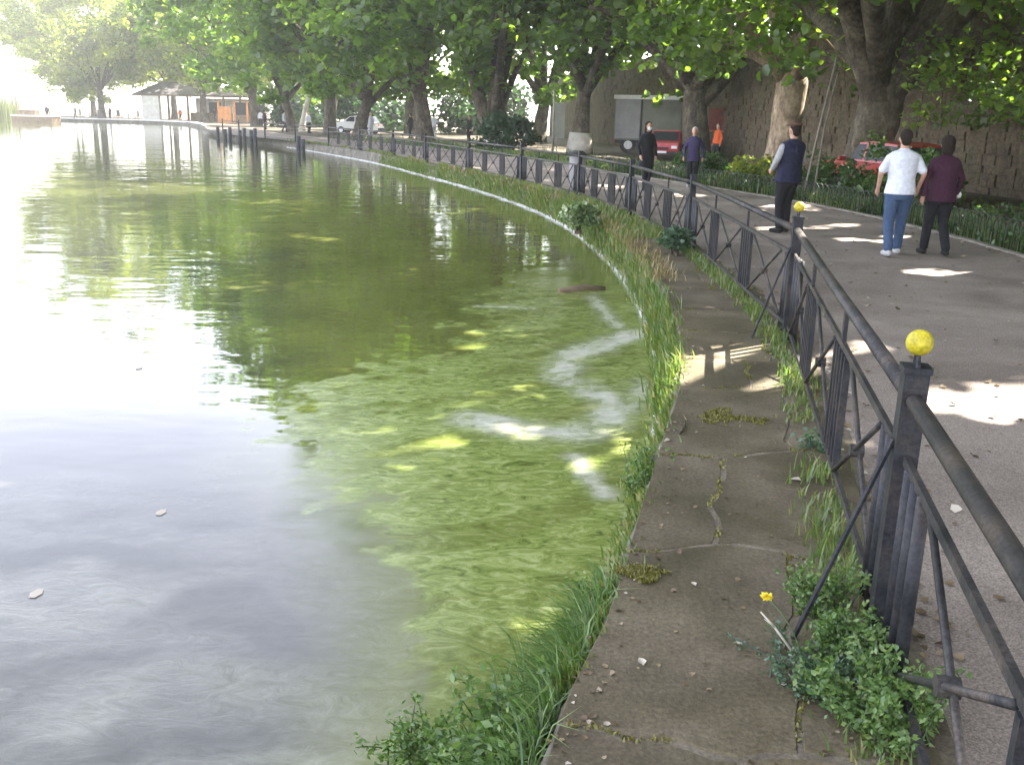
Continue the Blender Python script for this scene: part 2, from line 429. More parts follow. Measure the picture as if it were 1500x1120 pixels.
# apron: bed of mortar with irregular slabs
yb = np.arange(-8, 66, 0.5)
apron = ribbon('apron', np.c_[bank_x(yb), yb], np.c_[fence_x(yb) + 0.16, yb], -0.0035, M['mortar'])
rs = random.Random(5)
def apron_pt(u, y):
    a, b = bank_x(y) - 0.015, fence_x(y) + 0.12
    return (a + (b - a) * u, y)
def cross(i, u):
    return ys[i] + tilt[i] * (u - .5) + 0.16 * (mnoise.noise(Vector((i * 3.7, u * 2.2, 0.3)))) + .05 * mnoise.noise(Vector((i * 1.7, u * 9, 2.3)))
def length(i, k, t):
    u = CUT[i][k]
    if 0 < u < 1: u += .09 * math.sin(math.pi * t) * mnoise.noise(Vector((i * 2.9, k * 5.1, t * 4)))
    return u
def jag(p, q, seed, amp=0.03, n=7):
    out = []
    for i in range(n):
        t = i / n
        w = amp * math.sin(math.pi * t) * (mnoise.noise(Vector((seed * 3.7, t * 4.0, 0.3))) * 2 + mnoise.noise(Vector((seed * 1.7, t * 11, 2.3))))
        out.append((p[0] + (q[0] - p[0]) * t + w * 0.6, p[1] + (q[1] - p[1]) * t + w))
    return out
ys = [-7.5]
while ys[-1] < 46: ys.append(ys[-1] + rs.uniform(0.75, 1.5) * (1 if ys[-1] < 20 else 1.8))
CUT = {}
tilt = [rs.uniform(-0.2, 0.2) for _ in ys]
for i in range(len(ys) - 1):
    CUT[i] = [0.0, 1.0] if rs.random() < .45 else [0.0, rs.uniform(0.3, 0.7), 1.0]
    for c in range(len(CUT[i]) - 1):
        g = rs.uniform(0.006, 0.014)
        tt = np.linspace(0, 1, 9)[:-1]
        def pt(uu, t):
            yy = cross(i, uu) * (1 - t) + cross(i + 1, uu) * t
            return apron_pt(uu, yy)
        u00, u10, u01, u11 = CUT[i][c], CUT[i][c + 1], CUT[i][c], CUT[i][c + 1]
        poly = [pt(u00 + (u10 - u00) * t, 0) for t in tt] + [pt(length(i, c + 1, t), t) for t in tt] + [pt(u10 + (u00 - u10) * t, 1) for t in tt] + [pt(length(i, c, 1 - t), 1 - t) for t in tt]
        cx = sum(p[0] for p in poly) / len(poly); cy = sum(p[1] for p in poly) / len(poly)
        poly = [(p[0] + (g if p[0] < cx else -g), p[1] + (g if p[1] < cy else -g)) for p in poly]
        dz = rs.uniform(-0.0012, 0.003)
        b_ = MB(); inn = [(cx + (p[0] - cx) * 0.985, cy + (p[1] - cy) * 0.985) for p in poly]; k = len(poly)
        b_.v = [(x, y, -0.05) for x, y in poly] + [(x, y, -0.006 + dz) for x, y in poly] + [(x, y, dz) for x, y in inn] + [(cx, cy, dz)]
        b_.f = [(j, (j + 1) % k, k + (j + 1) % k, k + j) for j in range(k)] + [(k + j, k + (j + 1) % k, 2 * k + (j + 1) % k, 2 * k + j) for j in range(k)] + [(2 * k + j, 2 * k + (j + 1) % k, 3 * k) for j in range(k)]
        b_.m = [0] * len(b_.f)
        b_.build('slab', M['slab'], apron)

# path between the fence and the hoop-edged bed
yk = np.arange(-9, 100, 1.0)
def kerb_x(y): return fence_x(y) + 4.75 + np.interp(y, [0, 14, 20, 27, 40, 100], [0.1, 0.05, 0.35, 0.5, 0.4, 0.4])
path = ribbon('path', np.c_[fence_x(yk) + 0.10, yk], np.c_[kerb_x(yk), yk], -0.004, M['path'])
# low edging kerb of the bed, one stone after another
kb = thing('kerb', (kerb_x(14.0), 14.0, 0), 'low pale stone kerb along the planted bed beside the path', 'kerb')
y_ = 6.0; k0 = None
while y_ < 72:
    l = 0.9 if y_ < 40 else 2.5
    a = (kerb_x(y_) + .07, y_ + 0.01, 0.0); b = (kerb_x(y_ + l) + .07, y_ + l - 0.01, 0.0)
    MB().bar((a[0], a[1], -.055), (b[0], b[1], -.055 + rs.uniform(-.008, .008)), 0.12, 0.16).build('kerb_stone', M['kerb'], kb, world=True)
    y_ += l

# ------------------------------------------------------------------ lake with algae and scum
def pix(x, y, z):
    uu = (x - 750) / FPX; vv = -(y - 560) / FPX
    d = _r * uu + _u * vv + _F0
    t = (z - CAM_H) / d.z
    return np.array([d.x * t, d.y * t])
gx = np.r_[np.arange(-9, -3, .12), np.arange(-3, 2.3, .05)]
gy = [0.6]
while gy[-1] < 46: gy.append(gy[-1] + max(0.05, 0.007 * gy[-1]))
gy = np.array(gy)
X, Y = np.meshgrid(gx, gy)
bx = bank_x(Y) - 0.14
dist = bx - X
warp = (fbm(X * .8, Y * .5, 3) - .5)
reach = np.interp(Y, [0, 2, 4, 6, 10, 22, 46], [0.35, 0.6, 1.45, 2.6, 4.6, 10, 20])
gr = 1 - np.clip((dist / reach - 0.72 + warp * 0.6) / 0.45, 0, 1)
green = gr ** 1.2
# streaky floating film: stretched along a flow that runs down-left
fu = X * 0.75 + Y * 0.55; fv = X * 0.55 - Y * 0.75
st = fbm(fu * 1.1 + 2 * warp, fv * 6 + 3 * fbm(X * 1.3, Y * 1.3, 2), 5)
reach2 = np.interp(Y, [0, 2, 2.7, 3.25, 4.2, 4.7, 6, 6.7, 8, 10, 13, 16, 25], [.45, .55, .62, .84, 1.0, 1.5, 2.4, 2.8, 3.0, 2.7, 2.0, .9, .4])  # algae film outline; the reflected canopy's edge is drawn into it
warp2 = fbm(X * 5 + 9, Y * 4, 4) - .5
f2 = 1 - np.clip((dist / reach2 - 0.80 + warp * .5 + warp2 * .8) / 0.12, 0, 1)
film = np.clip(f2 * (0.5 + 1.5 * np.clip(st - .34, 0, 1) * 2.2), 0, 1) * np.interp(Y, [0, 11, 15, 30], [1, 1, .35, .1])
foam = np.zeros_like(X)
def stroke(pts, w, amp):
    P = resample(np.array([pix(*p, WATER_Z) for p in pts]), 0.04)
    d2 = np.full(X.shape, 1e9)
    wx = X + (fbm(X * 3, Y * 3, 3) - .5) * 0.16; wy = Y + (fbm(X * 3 + 40, Y * 3, 3) - .5) * 0.25
    for p in P: d2 = np.minimum(d2, (wx - p[0]) ** 2 + ((wy - p[1]) * 0.75) ** 2)
    return amp * np.exp(-d2 / (w * w)) * np.clip(0.5 + 1.9 * (fbm(X * 8 + 2 * warp, Y * 6, 4) - .32), .25, 1.2)
foam = np.maximum(foam, stroke([(930, 488), (880, 505), (838, 518), (828, 548), (862, 572), (893, 588), (888, 612), (845, 634), (765, 628), (690, 612)], 0.15, 1.15))
foam = np.maximum(foam, stroke([(905, 478), (880, 450), (868, 432)], 0.09, 0.7))
foam = np.maximum(foam, stroke([(940, 560), (930, 590), (905, 612), (860, 620)], 0.12, 0.6))
foam = np.maximum(foam, stroke([(845, 672), (872, 700), (890, 722)], 0.07, 0.9))  # sunlit spot on the algae painted in as a pale stroke
foam = np.maximum(foam, stroke([(780, 452), (700, 448)], 0.06, 0.5))
foam = np.maximum(foam, 0.55 * np.clip(1 - np.abs(dist - .02) / 0.07, 0, 1) * np.clip(fbm(X * 2, Y * 1.2, 2) * 2 - .5, 0, 1))
scumband = np.exp(-((Y - np.interp(X, [-3, -1.2, -.2, .3], [3.3, 3.0, 3.5, 4.2])) / 0.5) ** 2) * np.clip(fbm(X * 2, Y * 5, 4) * 2.2 - .85, 0, 1) * np.clip((dist - .5) / .5, 0, 1)
scumband2 = np.exp(-((Y - np.interp(X, [-3, -1.2, -.2], [2.2, 2.35, 2.6])) / 0.3) ** 2) * np.clip(fbm(X * 2 + 9, Y * 6, 4) * 2.2 - .9, 0, 1) * np.clip((dist - .4) / .4, 0, 1)
milk = np.clip((6.5 - Y) / 4.0, 0, 1) * np.clip((dist - .25) / .5, 0, 1) * (0.10 + .40 * np.clip(fbm(X * 1.1 + 1.5 * warp, Y * 2.6 + fbm(X * 1.4, Y * 1.4, 2) * 2, 4) - .36, 0, 1) * 2) * (1 - .95 * np.clip(f2 * 1.3, 0, 1))
foam = np.maximum(foam, milk)
foam = np.clip(np.maximum(foam, 0.33 * np.maximum(scumband, scumband2)), 0, 1)
edge = np.clip(np.minimum(np.minimum((X + 9) / 2.5, 1), np.minimum((46 - Y) / 10, 1)), 0, 1)
GV = np.stack([X, Y, np.full_like(X, WATER_Z)], -1).reshape(-1, 3)
ny, nx = X.shape
ii, jj = np.meshgrid(np.arange(ny - 1), np.arange(nx - 1), indexing='ij')
a = (ii * nx + jj).ravel()
quads = np.stack([a, a + 1, a + nx + 1, a + nx], 1)
# surrounding water out to the horizon, joined edge to edge in the same sheet
x0, x1, y0, y1 = gx[0], gx[-1], gy[0], gy[-1]
BIG = 800
nb0 = len(GV)
extra = [(-BIG, -BIG), (x0, -BIG), (x1, -BIG), (60, -BIG), (-BIG, y0), (60, y0), (-BIG, y1), (60, y1), (-BIG, BIG), (x0, BIG), (x1, BIG), (60, BIG)]
EV = np.array([(x, y, WATER_Z) for x, y in extra])
c00, c01, c10, c11 = 0, nx - 1, (ny - 1) * nx, ny * nx - 1
e = lambda i: nb0 + i
ex = [(e(0), e(1), c00, e(4)), (e(1), e(2), c01, c00), (e(2), e(3), e(5), c01), (e(4), c00, c10, e(6)), (c01, e(5), e(7), c11), (e(6), c10, e(9), e(8)), (c10, c11, e(10), e(9)), (c11, e(7), e(11), e(10))]
allq = np.concatenate([quads, np.array(ex)])
zz = np.zeros(len(EV)); gfar = np.full(len(EV), 0.45)
lake_me = np_mesh('lake', np.concatenate([GV, EV]), allq.ravel(), np.arange(len(allq)) * 4,
                  attrs=dict(green=np.r_[(green * edge + 0.45 * (1 - edge)).ravel(), gfar], film=np.r_[(film * edge).ravel(), zz], foam=np.r_[(foam * edge).ravel(), zz]))

def water_mat():
    m, nt, out = new_mat('lake_water'); L = nt.links.new
    tc = N(nt, 'ShaderNodeTexCoord')
    A = {k: N(nt, 'ShaderNodeAttribute', attribute_name=k).outputs['Fac'] for k in ('green', 'film', 'foam')}
    n1 = N(nt, 'ShaderNodeTexNoise', i_Scale=0.9, i_Detail=5.0); L(tc.outputs['Object'], n1.inputs['Vector'])
    n2 = N(nt, 'ShaderNodeTexNoise', i_Scale=6.5, i_Detail=9.0, i_Roughness=0.74, i_Distortion=1.6)
    mp2 = N(nt, 'ShaderNodeMapping'); mp2.inputs['Rotation'].default_value = (0, 0, R(-38)); mp2.inputs['Scale'].default_value = (0.75, 1.5, 1)
    L(tc.outputs['Object'], mp2.inputs[0]); L(mp2.outputs[0], n2.inputs['Vector'])
    murk = ramp(nt, n1.outputs['Fac'], [(0.3, (0.022, 0.024, 0.02)), (0.7, (0.034, 0.036, 0.03))])
    grn = ramp(nt, n1.outputs['Fac'], [(0.3, (0.085, 0.098, 0.022)), (0.7, (0.12, 0.132, 0.034))])
    flm = ramp(nt, n2.outputs['Fac'], [(0.34, (0.055, 0.078, 0.018)), (0.42, (0.135, 0.178, 0.042)), (0.52, (0.20, 0.245, 0.068)), (0.66, (0.33, 0.37, 0.16))])
    fom = ramp(nt, n2.outputs['Fac'], [(0.35, (0.32, 0.33, 0.25)), (0.65, (0.60, 0.60, 0.50))])
    def mix(f, a_, b_):
        x = N(nt, 'ShaderNodeMix', data_type='RGBA'); L(f, x.inputs[0]); L(a_, x.inputs[6]); L(b_, x.inputs[7]); return x.outputs[2]
    # break the film edge up
    ma = N(nt, 'ShaderNodeMath', operation='MULTIPLY_ADD'); L(n2.outputs['Fac'], ma.inputs[0]); ma.inputs[1].default_value = 1.6; ma.inputs[2].default_value = -0.8
    ad = N(nt, 'ShaderNodeMath', operation='ADD', use_clamp=True); L(A['film'], ad.inputs[0])
    mu = N(nt, 'ShaderNodeMath', operation='MULTIPLY'); L(ma.outputs[0], mu.inputs[0]); L(A['film'], mu.inputs[1]); L(mu.outputs[0], ad.inputs[1])
    c = mix(A['green'], murk, grn); c = mix(ad.outputs[0], c, flm); c = mix(A['foam'], c, fom)
    b = N(nt, 'ShaderNodeBsdfPrincipled'); L(c, b.inputs['Base Color'])
    b.inputs['IOR'].default_value = 1.333
    mxr = N(nt, 'ShaderNodeMath', operation='MAXIMUM'); L(A['foam'], mxr.inputs[0])
    fh = N(nt, 'ShaderNodeMath', operation='MULTIPLY'); L(ad.outputs[0], fh.inputs[0]); fh.inputs[1].default_value = 0.16; L(fh.outputs[0], mxr.inputs[1])
    mr = N(nt, 'ShaderNodeMapRange'); L(mxr.outputs[0], mr.inputs[0]); mr.inputs[3].default_value = 0.035; mr.inputs[4].default_value = 0.55
    L(mr.outputs[0], b.inputs['Roughness'])
    # ripples: long low swell + small ripples, growing away from the bank
    w1 = N(nt, 'ShaderNodeTexNoise', i_Scale=1.1, i_Detail=3.0, i_Roughness=0.5)
    w2 = N(nt, 'ShaderNodeTexNoise', i_Scale=4.2, i_Detail=2.0, i_Roughness=0.5)
    mp = N(nt, 'ShaderNodeMapping'); mp.inputs['Rotation'].default_value = (0, 0, R(20)); mp.inputs['Scale'].default_value = (0.45, 1.0, 1)
    L(tc.outputs['Object'], mp.inputs[0]); L(mp.outputs[0], w1.inputs['Vector']); L(mp.outputs[0], w2.inputs['Vector'])
    sx = N(nt, 'ShaderNodeSeparateXYZ'); L(tc.outputs['Object'], sx.inputs[0])
    calm = N(nt, 'ShaderNodeMapRange'); L(sx.outputs['Y'], calm.inputs[0]); calm.inputs[1].default_value = 4.0; calm.inputs[2].default_value = 22.0; calm.inputs[3].default_value = 0.35; calm.inputs[4].default_value = 1.0
    b1 = N(nt, 'ShaderNodeBump', i_Distance=0.02); L(w1.outputs['Fac'], b1.inputs['Height']); L(calm.outputs[0], b1.inputs['Strength'])
    b2 = N(nt, 'ShaderNodeBump', i_Distance=0.0035); L(w2.outputs['Fac'], b2.inputs['Height']); L(calm.outputs[0], b2.inputs['Strength']); L(b1.outputs[0], b2.inputs['Normal'])
    b3 = N(nt, 'ShaderNodeBump', i_Distance=0.02); L(n2.outputs['Fac'], b3.inputs['Height']); L(mxr.outputs[0], b3.inputs['Strength']); L(b2.outputs[0], b3.inputs['Normal'])
    L(b3.outputs[0], b.inputs['Normal'])
    L(b.outputs[0], out.inputs[0])
    return m
lake = link_mesh('lake', lake_me, None, [water_mat()]); lake['kind'] = 'structure'

# ------------------------------------------------------------------ castle wall
WL = resample(np.array([(17.3, 2), (15.6, 13), (13.3, 27), (10.8, 42), (7.7, 61), (3.0, 92)], float), 1.0)
wnrm = normals(WL)
cw = thing('castle_wall', (13.3, 27, 0), 'tall old stone castle wall behind the plane trees and parked cars', 'wall')
mb = MB(); tops = 5.0 + 0.5 * fbm(WL[:, 0] * .0 + 3, WL[:, 1] * .25, 3)
for i in range(len(WL)):
    for o_, z_ in ((0.0, -0.3), (0.0, tops[i]), (1.6, tops[i] + .1), (1.6, -0.3)):
        p = WL[i] + wnrm[i] * o_; mb.v.append((p[0], p[1], z_))
for i in range(len(WL) - 1):
    for k in range(4):
        a = i * 4 + k; c = i * 4 + (k + 1) % 4; mb.f.append((a, c, c + 4, a + 4)); mb.m.append(0)
mb.f += [(0, 1, 2, 3), tuple(len(mb.v) - 4 + k for k in (3, 2, 1, 0))]; mb.m += [0, 0]
mb.build('wall_core', M['wall_stone'], cw, world=True)
mb = MB(); arc = np.r_[0, np.cumsum(np.hypot(*np.diff(WL, axis=0).T))]
rw = random.Random(3); z_ = -0.1
while z_ < 5.0:
    h = rw.uniform(0.22, 0.36); s_ = rw.uniform(4, 5)
    while s_ < 70:
        l = rw.uniform(0.3, 0.8)
        p0 = np.array([np.interp(s_ + .02, arc, WL[:, k]) for k in (0, 1)]); p1 = np.array([np.interp(s_ + l - .02, arc, WL[:, k]) for k in (0, 1)])
        if z_ + h < np.interp(s_, arc, tops) + 0.1:
            nn = wnrm[0]; out_ = rw.uniform(0.03, 0.11)
            zz0 = z_ + .018; zz1 = z_ + h - .018
            q = [p0 - nn * out_ * 0.9, p1 - nn * out_]
            bk = [p0 + nn * .05, p1 + nn * .05]
            vs = [(*q[0], zz0), (*q[1], zz0), (*q[1], zz1), (*q[0], zz1), (*bk[0], zz0), (*bk[1], zz0), (*bk[1], zz1), (*bk[0], zz1)]
            mb.add(vs, [(0, 1, 2, 3), (3, 2, 6, 7), (1, 5, 6, 2), (0, 3, 7, 4), (0, 4, 5, 1)])
        s_ += l
    z_ += h
setp(mb.build('stones', M['wall_stone'], cw, world=True), kind='stuff')

# ------------------------------------------------------------------ foliage
TMPL = np.array([(0, 0, 0), (-.5, .22, .10), (-.34, .72, .16), (0, 1, 0), (.34, .72, .16), (.5, .22, .10)], float)
TMPL_F = [[0, 3, 2, 1], [0, 5, 4, 3]]
TM_SMALL = np.array([(0, 0, 0), (-.3, .5, .08), (0, 1, 0), (.3, .5, .08)], float)
TM_SMALL_F = [[0, 2, 1], [0, 3, 2]]
def leaf_mesh(name, C, size, rnd, up=0.9, tm=TMPL, tf=TMPL_F, seed=0, tang=None):
    rg = np.random.default_rng(seed); n = len(C)
    nrm = rg.normal(size=(n, 3)); nrm[:, 2] += up * 1.6; nrm /= np.linalg.norm(nrm, axis=1)[:, None]
    t = rg.normal(size=(n, 3)) if tang is None else tang + rg.normal(size=(n, 3)) * 0.35
    t -= nrm * (t * nrm).sum(1)[:, None]; t /= np.linalg.norm(t, axis=1)[:, None] + 1e-9
    s = np.cross(t, nrm)
    size = np.broadcast_to(np.asarray(size, float), (n,))
    V = C[:, None, :] + size[:, None, None] * (s[:, None, :] * tm[None, :, 0:1] + t[:, None, :] * (tm[None, :, 1:2] - .3) + nrm[:, None, :] * tm[None, :, 2:3])
    k = len(tm); lp = np.concatenate([np.array(f) for f in tf]); base = np.arange(n) * k
    loops = (base[:, None] + lp[None, :]).ravel()
    lens = [len(f) for f in tf]; st = np.r_[0, np.cumsum(lens)[:-1]]
    starts = (np.arange(n)[:, None] * sum(lens) + st[None, :]).ravel()
    return np_mesh(name, V.reshape(-1, 3), loops, starts, rnd=np.repeat(rnd, k))

# openings in the canopy through which the sun reaches particular spots (world position, radius)
SPOTS = [((1.75, 7.05, 0), .42), ((1.98, 7.5, 0), .38), ((2.87, 8.0, 0), .2), ((3.0, 6.3, 0), .1), ((3.3, 6.75, 0), .16), ((3.75, 6.9, 0), .2), ((4.2, 6.7, 0), .16), ((4.5, 7.0, 0), .12), ((3.2, 6.0, 0), .05), ((3.5, 6.3, 0), .08),
         ((5.4, 12.3, 0), .2), ((6.0, 12.1, 0), .18), ((6.1, 17.8, 0), .2), ((5.4, 15.6, 0), .14), ((5.9, 15.5, 0), .1), ((4.6, 17, 0), .2), ((5.4, 17.3, 0), .16), ((6.4, 16.2, 0), .15), ((4.4, 20.5, 0), .22), ((4.0, 24, 0), .5), ((3.0, 27, 0), .5),
         ((-.43, 9.5, -.45), .02), ((.11, 6.95, -.45), .03), ((-.15, 7.08, -.45), .01), ((.52, 6.1, -.45), .03),
         ((9.0, 32.4, 2.0), .8), ((9.0, 32.4, 3.0), .8), ((8.6, 32.4, 1.0), .7), ((6.1, 22, .2), .5), ((6.5, 24, .2), .5), ((12.8, 22.5, 3.0), .22), ((11.8, 22, 2.7), .18), ((13.4, 21.6, 3.4), .2), ((12.4, 22, 3.3), .12)]
def carve(Cw, grow=0.14):
    keep = np.ones(len(Cw), bool)
    for p, r in SPOTS:
        d = Cw - np.array(p); t = d @ SUN_DIR
        q = d - t[:, None] * SUN_DIR
        keep &= ~((np.einsum('ij,ij->i', q, q) < (r + grow) ** 2) & (t > 1.0))
    return keep | (np.random.default_rng(4).random(len(Cw)) < .03)

def crown_clumps(rg, r, zb, zt, n, shell=(0.5, 1.0), cut=None):
    zc = zb + 0.42 * (zt - zb)
    out = []
    while len(out) < n:
        d = rg.normal(size=3); d /= np.linalg.norm(d)
        lob = 1 + 0.5 * mnoise.noise(Vector(d * 2.2) + Vector((r * 3.3, zt, 0)))
        f = rg.uniform(shell[0] ** 2, shell[1] ** 2) ** .5 * lob
        hz = (zt - zc) if d[2] > 0 else (zc - zb)
        p = np.array([d[0] * r * f, d[1] * r * f, zc + d[2] * hz * f])
        if p[2] < zb - 0.4: continue
        if cut is not None and cut(p): continue
        out.append(p)
    return np.array(out)

def make_crown(seed, r, zb, zt, nclump, per, size, clump_r=1.25, origin=None, cut=None, shell=(0.5, 1.0)):
    rg = np.random.default_rng(seed)
    cl = crown_clumps(rg, r, zb, zt, nclump, shell, cut)
    per = per * .72
    if seed == 21:      # leaf clumps added along sun rays to block stray sun on the water
        extra = []
        for q in ((278, 1010), (60, 720), (190, 765), (250, 960), (310, 1050), (80, 1050)):
            w = np.array([*pix(*q, WATER_Z), WATER_Z])
            for t_ in (15.5, 18.5): extra.append(w + SUN_DIR * t_ - np.array(origin))
        cl = np.vstack([cl, extra])
    k = rg.integers(int(per * .4), int(per * 1.6), size=len(cl))
    idx = np.repeat(np.arange(len(cl)), k)
    cr = clump_r * rg.uniform(.65, 1.35, len(cl))
    g = rg.normal(size=(len(idx), 3)); g /= np.linalg.norm(g, axis=1)[:, None]; g *= (rg.random(len(idx)) ** 0.42)[:, None]
    C = cl[idx] + g * cr[idx][:, None] * np.array([1, 1, .62])
    C[:, 2] -= 0.35 * (g[:, 0] ** 2 + g[:, 1] ** 2) * cr[idx] * 0.8       # clumps droop at their edge
    tone = rg.normal(0, .17, len(cl))
    rnd = np.clip(0.42 + tone[idx] + rg.normal(0, .2, len(idx)), 0, 1)
    if origin is not None:
        kp = carve(C + np.array(origin)); C = C[kp]; rnd = rnd[kp]
    sz = size * rg.uniform(.6, 1.35, len(C))
    return leaf_mesh('crown', C, sz, rnd, seed=seed + 1), cl

def bez(p0, p1, p2, n):
    return [tuple((1 - t) ** 2 * np.array(p0) + 2 * t * (1 - t) * np.array(p1) + t * t * np.array(p2)) for t in np.linspace(0, 1, n)]

def trunk_mesh(seed, base_r, fork, lean, cl, nlimb=9, limbs=(), zt=18, flare=1.35, tips=True):
    """fork = height of the fork; lean = xy shift at the fork; limbs = explicit bezier limbs"""
    rg = random.Random(seed); mb = MB()
    F = np.array([lean[0], lean[1], fork])
    pts = [(lean[0] * t ** 1.5, lean[1] * t ** 1.5, -0.25 + (fork + .25) * t) for t in np.linspace(0, 1, 9)]
    rad = [base_r * (1 + (flare - 1) * math.exp(-max(0, (fork + .25) * t - .1) / 0.5)) * (1 - .22 * t) for t in np.linspace(0, 1, 9)]
    mb.tube(pts, rad, 18, rough=0.16, seed=seed)
    order = list(range(len(cl))); rg.shuffle(order)
    chosen = order[:nlimb]
    for j, ci in enumerate(chosen):
        e = cl[ci]; mid = F + (e - F) * 0.45 + np.array([0, 0, 0.16 * np.linalg.norm(e - F)])
        st = F + np.array([rg.uniform(-.3, .3), rg.uniform(-.3, .3), -0.3 - rg.random() * .5]) * base_r
        P = bez(st, mid, e, 9); r0 = base_r * rg.uniform(.34, .52)
        mb.tube(P, [r0 * (1 - .9 * t) + .02 for t in np.linspace(0, 1, 9)], 9, rough=.1, seed=seed + j)
        # twigs towards neighbouring clumps
        near = np.argsort(((cl - e) ** 2).sum(1))[1:6]
        for m in near:
            s_ = np.array(P[rg.randint(4, 7)]); q = cl[m]
            mb.tube(bez(s_, (s_ + q) / 2 + np.array([0, 0, .4]), q, 5), [r0 * .3, r0 * .24, r0 * .17, r0 * .1, .012], 5)
    for L_ in limbs:
        p0, p1, p2, r0, r1 = L_
        mb.tube(bez(p0, p1, p2, 12), list(np.linspace(r0, r1, 12)), 12, rough=.12, seed=seed + 50)
    return mb

def plane_tree(loc, label, seed, r, zb, zt, base_r, fork, lean=(0, 0), nclump=230, per=115, size=.3, unique=True, bark='bark', leaf='leaf', lime=0, limbs=(), nlimb=9, clump_r=1.25, cut=None, group='plane trees along the lakeside path', name='plane_tree'):
    t = thing(name, loc, label, 'tree', group)
    me, cl = make_crown(seed, r, zb, zt, nclump, per, size, clump_r, loc if unique else None, cut)
    tr = trunk_mesh(seed, base_r, fork, lean, cl, nlimb, limbs, zt).build('trunk', M[bark], t, smooth=True)
    link_mesh('crown', me, t, [M[leaf]])
    if lime:
        pts = [(lean[0] * max(0, z / fork) ** 1.5, lean[1] * max(0, z / fork) ** 1.5, z) for z in (-.02, .35, .7, lime)]
        rr = [base_r * (1 + .35 * math.exp(-max(0, z - .1) / .5)) * 1.14 for z in (0.15, .35, .7, lime)]
        MB().tube(pts, rr, 16, rough=.16, seed=seed).build('limewash', M['lime'], tr, smooth=True)
    return t

TREES = {}
# near trees: T0 stands outside the frame on the right and shades the walk
plane_tree((9.3, 14.0, 0), 'plane tree beside the path outside the right edge with low boughs overhead', 21, 12.8, 4.4, 21.0, .6, 4.4, (-.4, -.2), 520, 250, .23, clump_r=1.2)
plane_tree((9.3, 26.0, 0), 'huge dark plane trunk behind the couple, widest of the trees', 22, 12.6, 3.4, 23.0, .66, 3.0, (.25, 0.1), 430, 175, .225,
           limbs=[((0.1, 0, 2.2), (-.7, -.5, 3.6), (-2.4, -1.5, 6.6), .42, .12), ((.2, 0, 2.4), (1.3, -.2, 4.0), (3.4, -1.0, 6.2), .4, .12)], clump_r=1.2)
plane_tree((8.9, 33.0, 0), 'plane tree with sunlit tan bark behind the man in the flat cap', 23, 9.2, 3.6, 19.5, .62, 3.4, (.1, 0), 210, 160, .265, bark='bark_tan_sunlit')
plane_tree((8.2, 45.0, 0), 'plane tree with a thick limb arching left over the grey kiosk', 24, 10.2, 4.2, 21.5, .62, 3.4, (-.3, 0), 230, 115, .36,
           limbs=[((-.1, 0, 2.9), (-1.0, -.2, 4.1), (-2.6, -.4, 5.6), .46, .3), ((-2.6, -.4, 5.6), (-3.3, -.5, 6.1), (-5.2, -.5, 6.4), .3, .1), ((.1, 0, 2.6), (1.6, 0, 3.8), (2.6, -.2, 6.5), .36, .14)])
plane_tree((8.5, -5.0, 0), 'plane tree behind the viewer beside the path', 18, 9.5, 4.5, 18.0, .5, 5, (0, 0), 300, 170, .34)
plane_tree((14.5, 6.0, 0), 'plane tree outside the right edge shading the near end of the fence', 20, 9.5, 5.0, 17.0, .5, 5, (0, 0), 320, 190, .3)  # unseen tree, added for its shade on the near ground
plane_tree((16.0, 19.0, 0), 'plane tree by the wall outside the right edge of the view', 25, 9.0, 6.0, 18.0, .5, 5, (0, 0), 200, 100, .3)  # unseen tree, kept for the shade it throws on the path
plane_tree((3.2, 50.0, 0), 'plane tree with pale limewashed foot between the kiosk and the twin trunk', 26, 9.2, 3.2, 21.0, .45, 3.0, (.1, 0), 200, 110, .38, unique=False, lime=1.0)
plane_tree((-1.1, 52.0, 0), 'twin-trunked plane tree forking low in a wide V', 27, 10.4, 3.6, 23.0, .5, 1.3, (-.2, 0), 210, 110, .38, unique=False, lime=.9,
           limbs=[((-.3, 0, .8), (-1.0, 0, 2.4), (-1.6, 0, 5.2), .42, .2), ((.2, 0, .7), (.3, .1, 2.0), (-.1, .2, 2.6), .4, .34), ((-.1, .2, 2.6), (-.3, .2, 3.8), (.3, .3, 6), .33, .15)])
protoA = plane_tree((-5.6, 60.0, 0), 'plane tree with a reddish trunk behind the far walker in white', 28, 9.8, 3.2, 22.0, .5, 3.0, (-.3, 0), 200, 110, .42, unique=False)
protoB = plane_tree((-10.6, 66.0, 0), 'leaning plane tree left of the far walker in white', 29, 9.8, 3.0, 21.5, .45, 2.6, (.7, 0), 190, 105, .44, unique=False)
def clone(proto, loc, rz, sc, label):
    c = dup_tree(proto); c.location = loc; c.rotation_euler = (0, 0, rz); c.scale = (sc[0], sc[0], sc[1]); c['label'] = label
    return c
clone(protoA, (-14.8, 78, 0), 2.1, (1.0, 1.05), 'plane tree over the far end of the iron fence')
clone(protoB, (-20.5, 90, 0), 4.0, (1.05, 1.08), 'plane tree right of the orange wooden stall')
clone(protoA, (-9, 84, 0), 5.0, (1.1, 1.0), 'plane tree filling the gap behind the far promenade row')
clone(protoB, (1.5, 70, 0), 1.0, (1.1, 1.1), 'plane tree set back behind the twin-trunked tree')
clone(protoA, (-28.5, 108, 0), .6, (1.15, 1.15), 'plane tree towering over the orange wooden stall')
pale1 = plane_tree((-44, 139, 0), 'pale yellow-green tree right above the pavilion roof', 31, 10.5, 5.0, 20.0, .5, 4.5, (0, 0), 220, 100, .44, unique=False, leaf='leaf_sunlit', clump_r=1.6)
pale2 = plane_tree((-60, 143, 0), 'leftmost yellow-green tree standing at the open end of the lake shore', 32, 13.0, 3.6, 29.5, .5, 4.2, (0, 0), 340, 150, .44, unique=False, leaf='leaf_sunlit', clump_r=1.7)
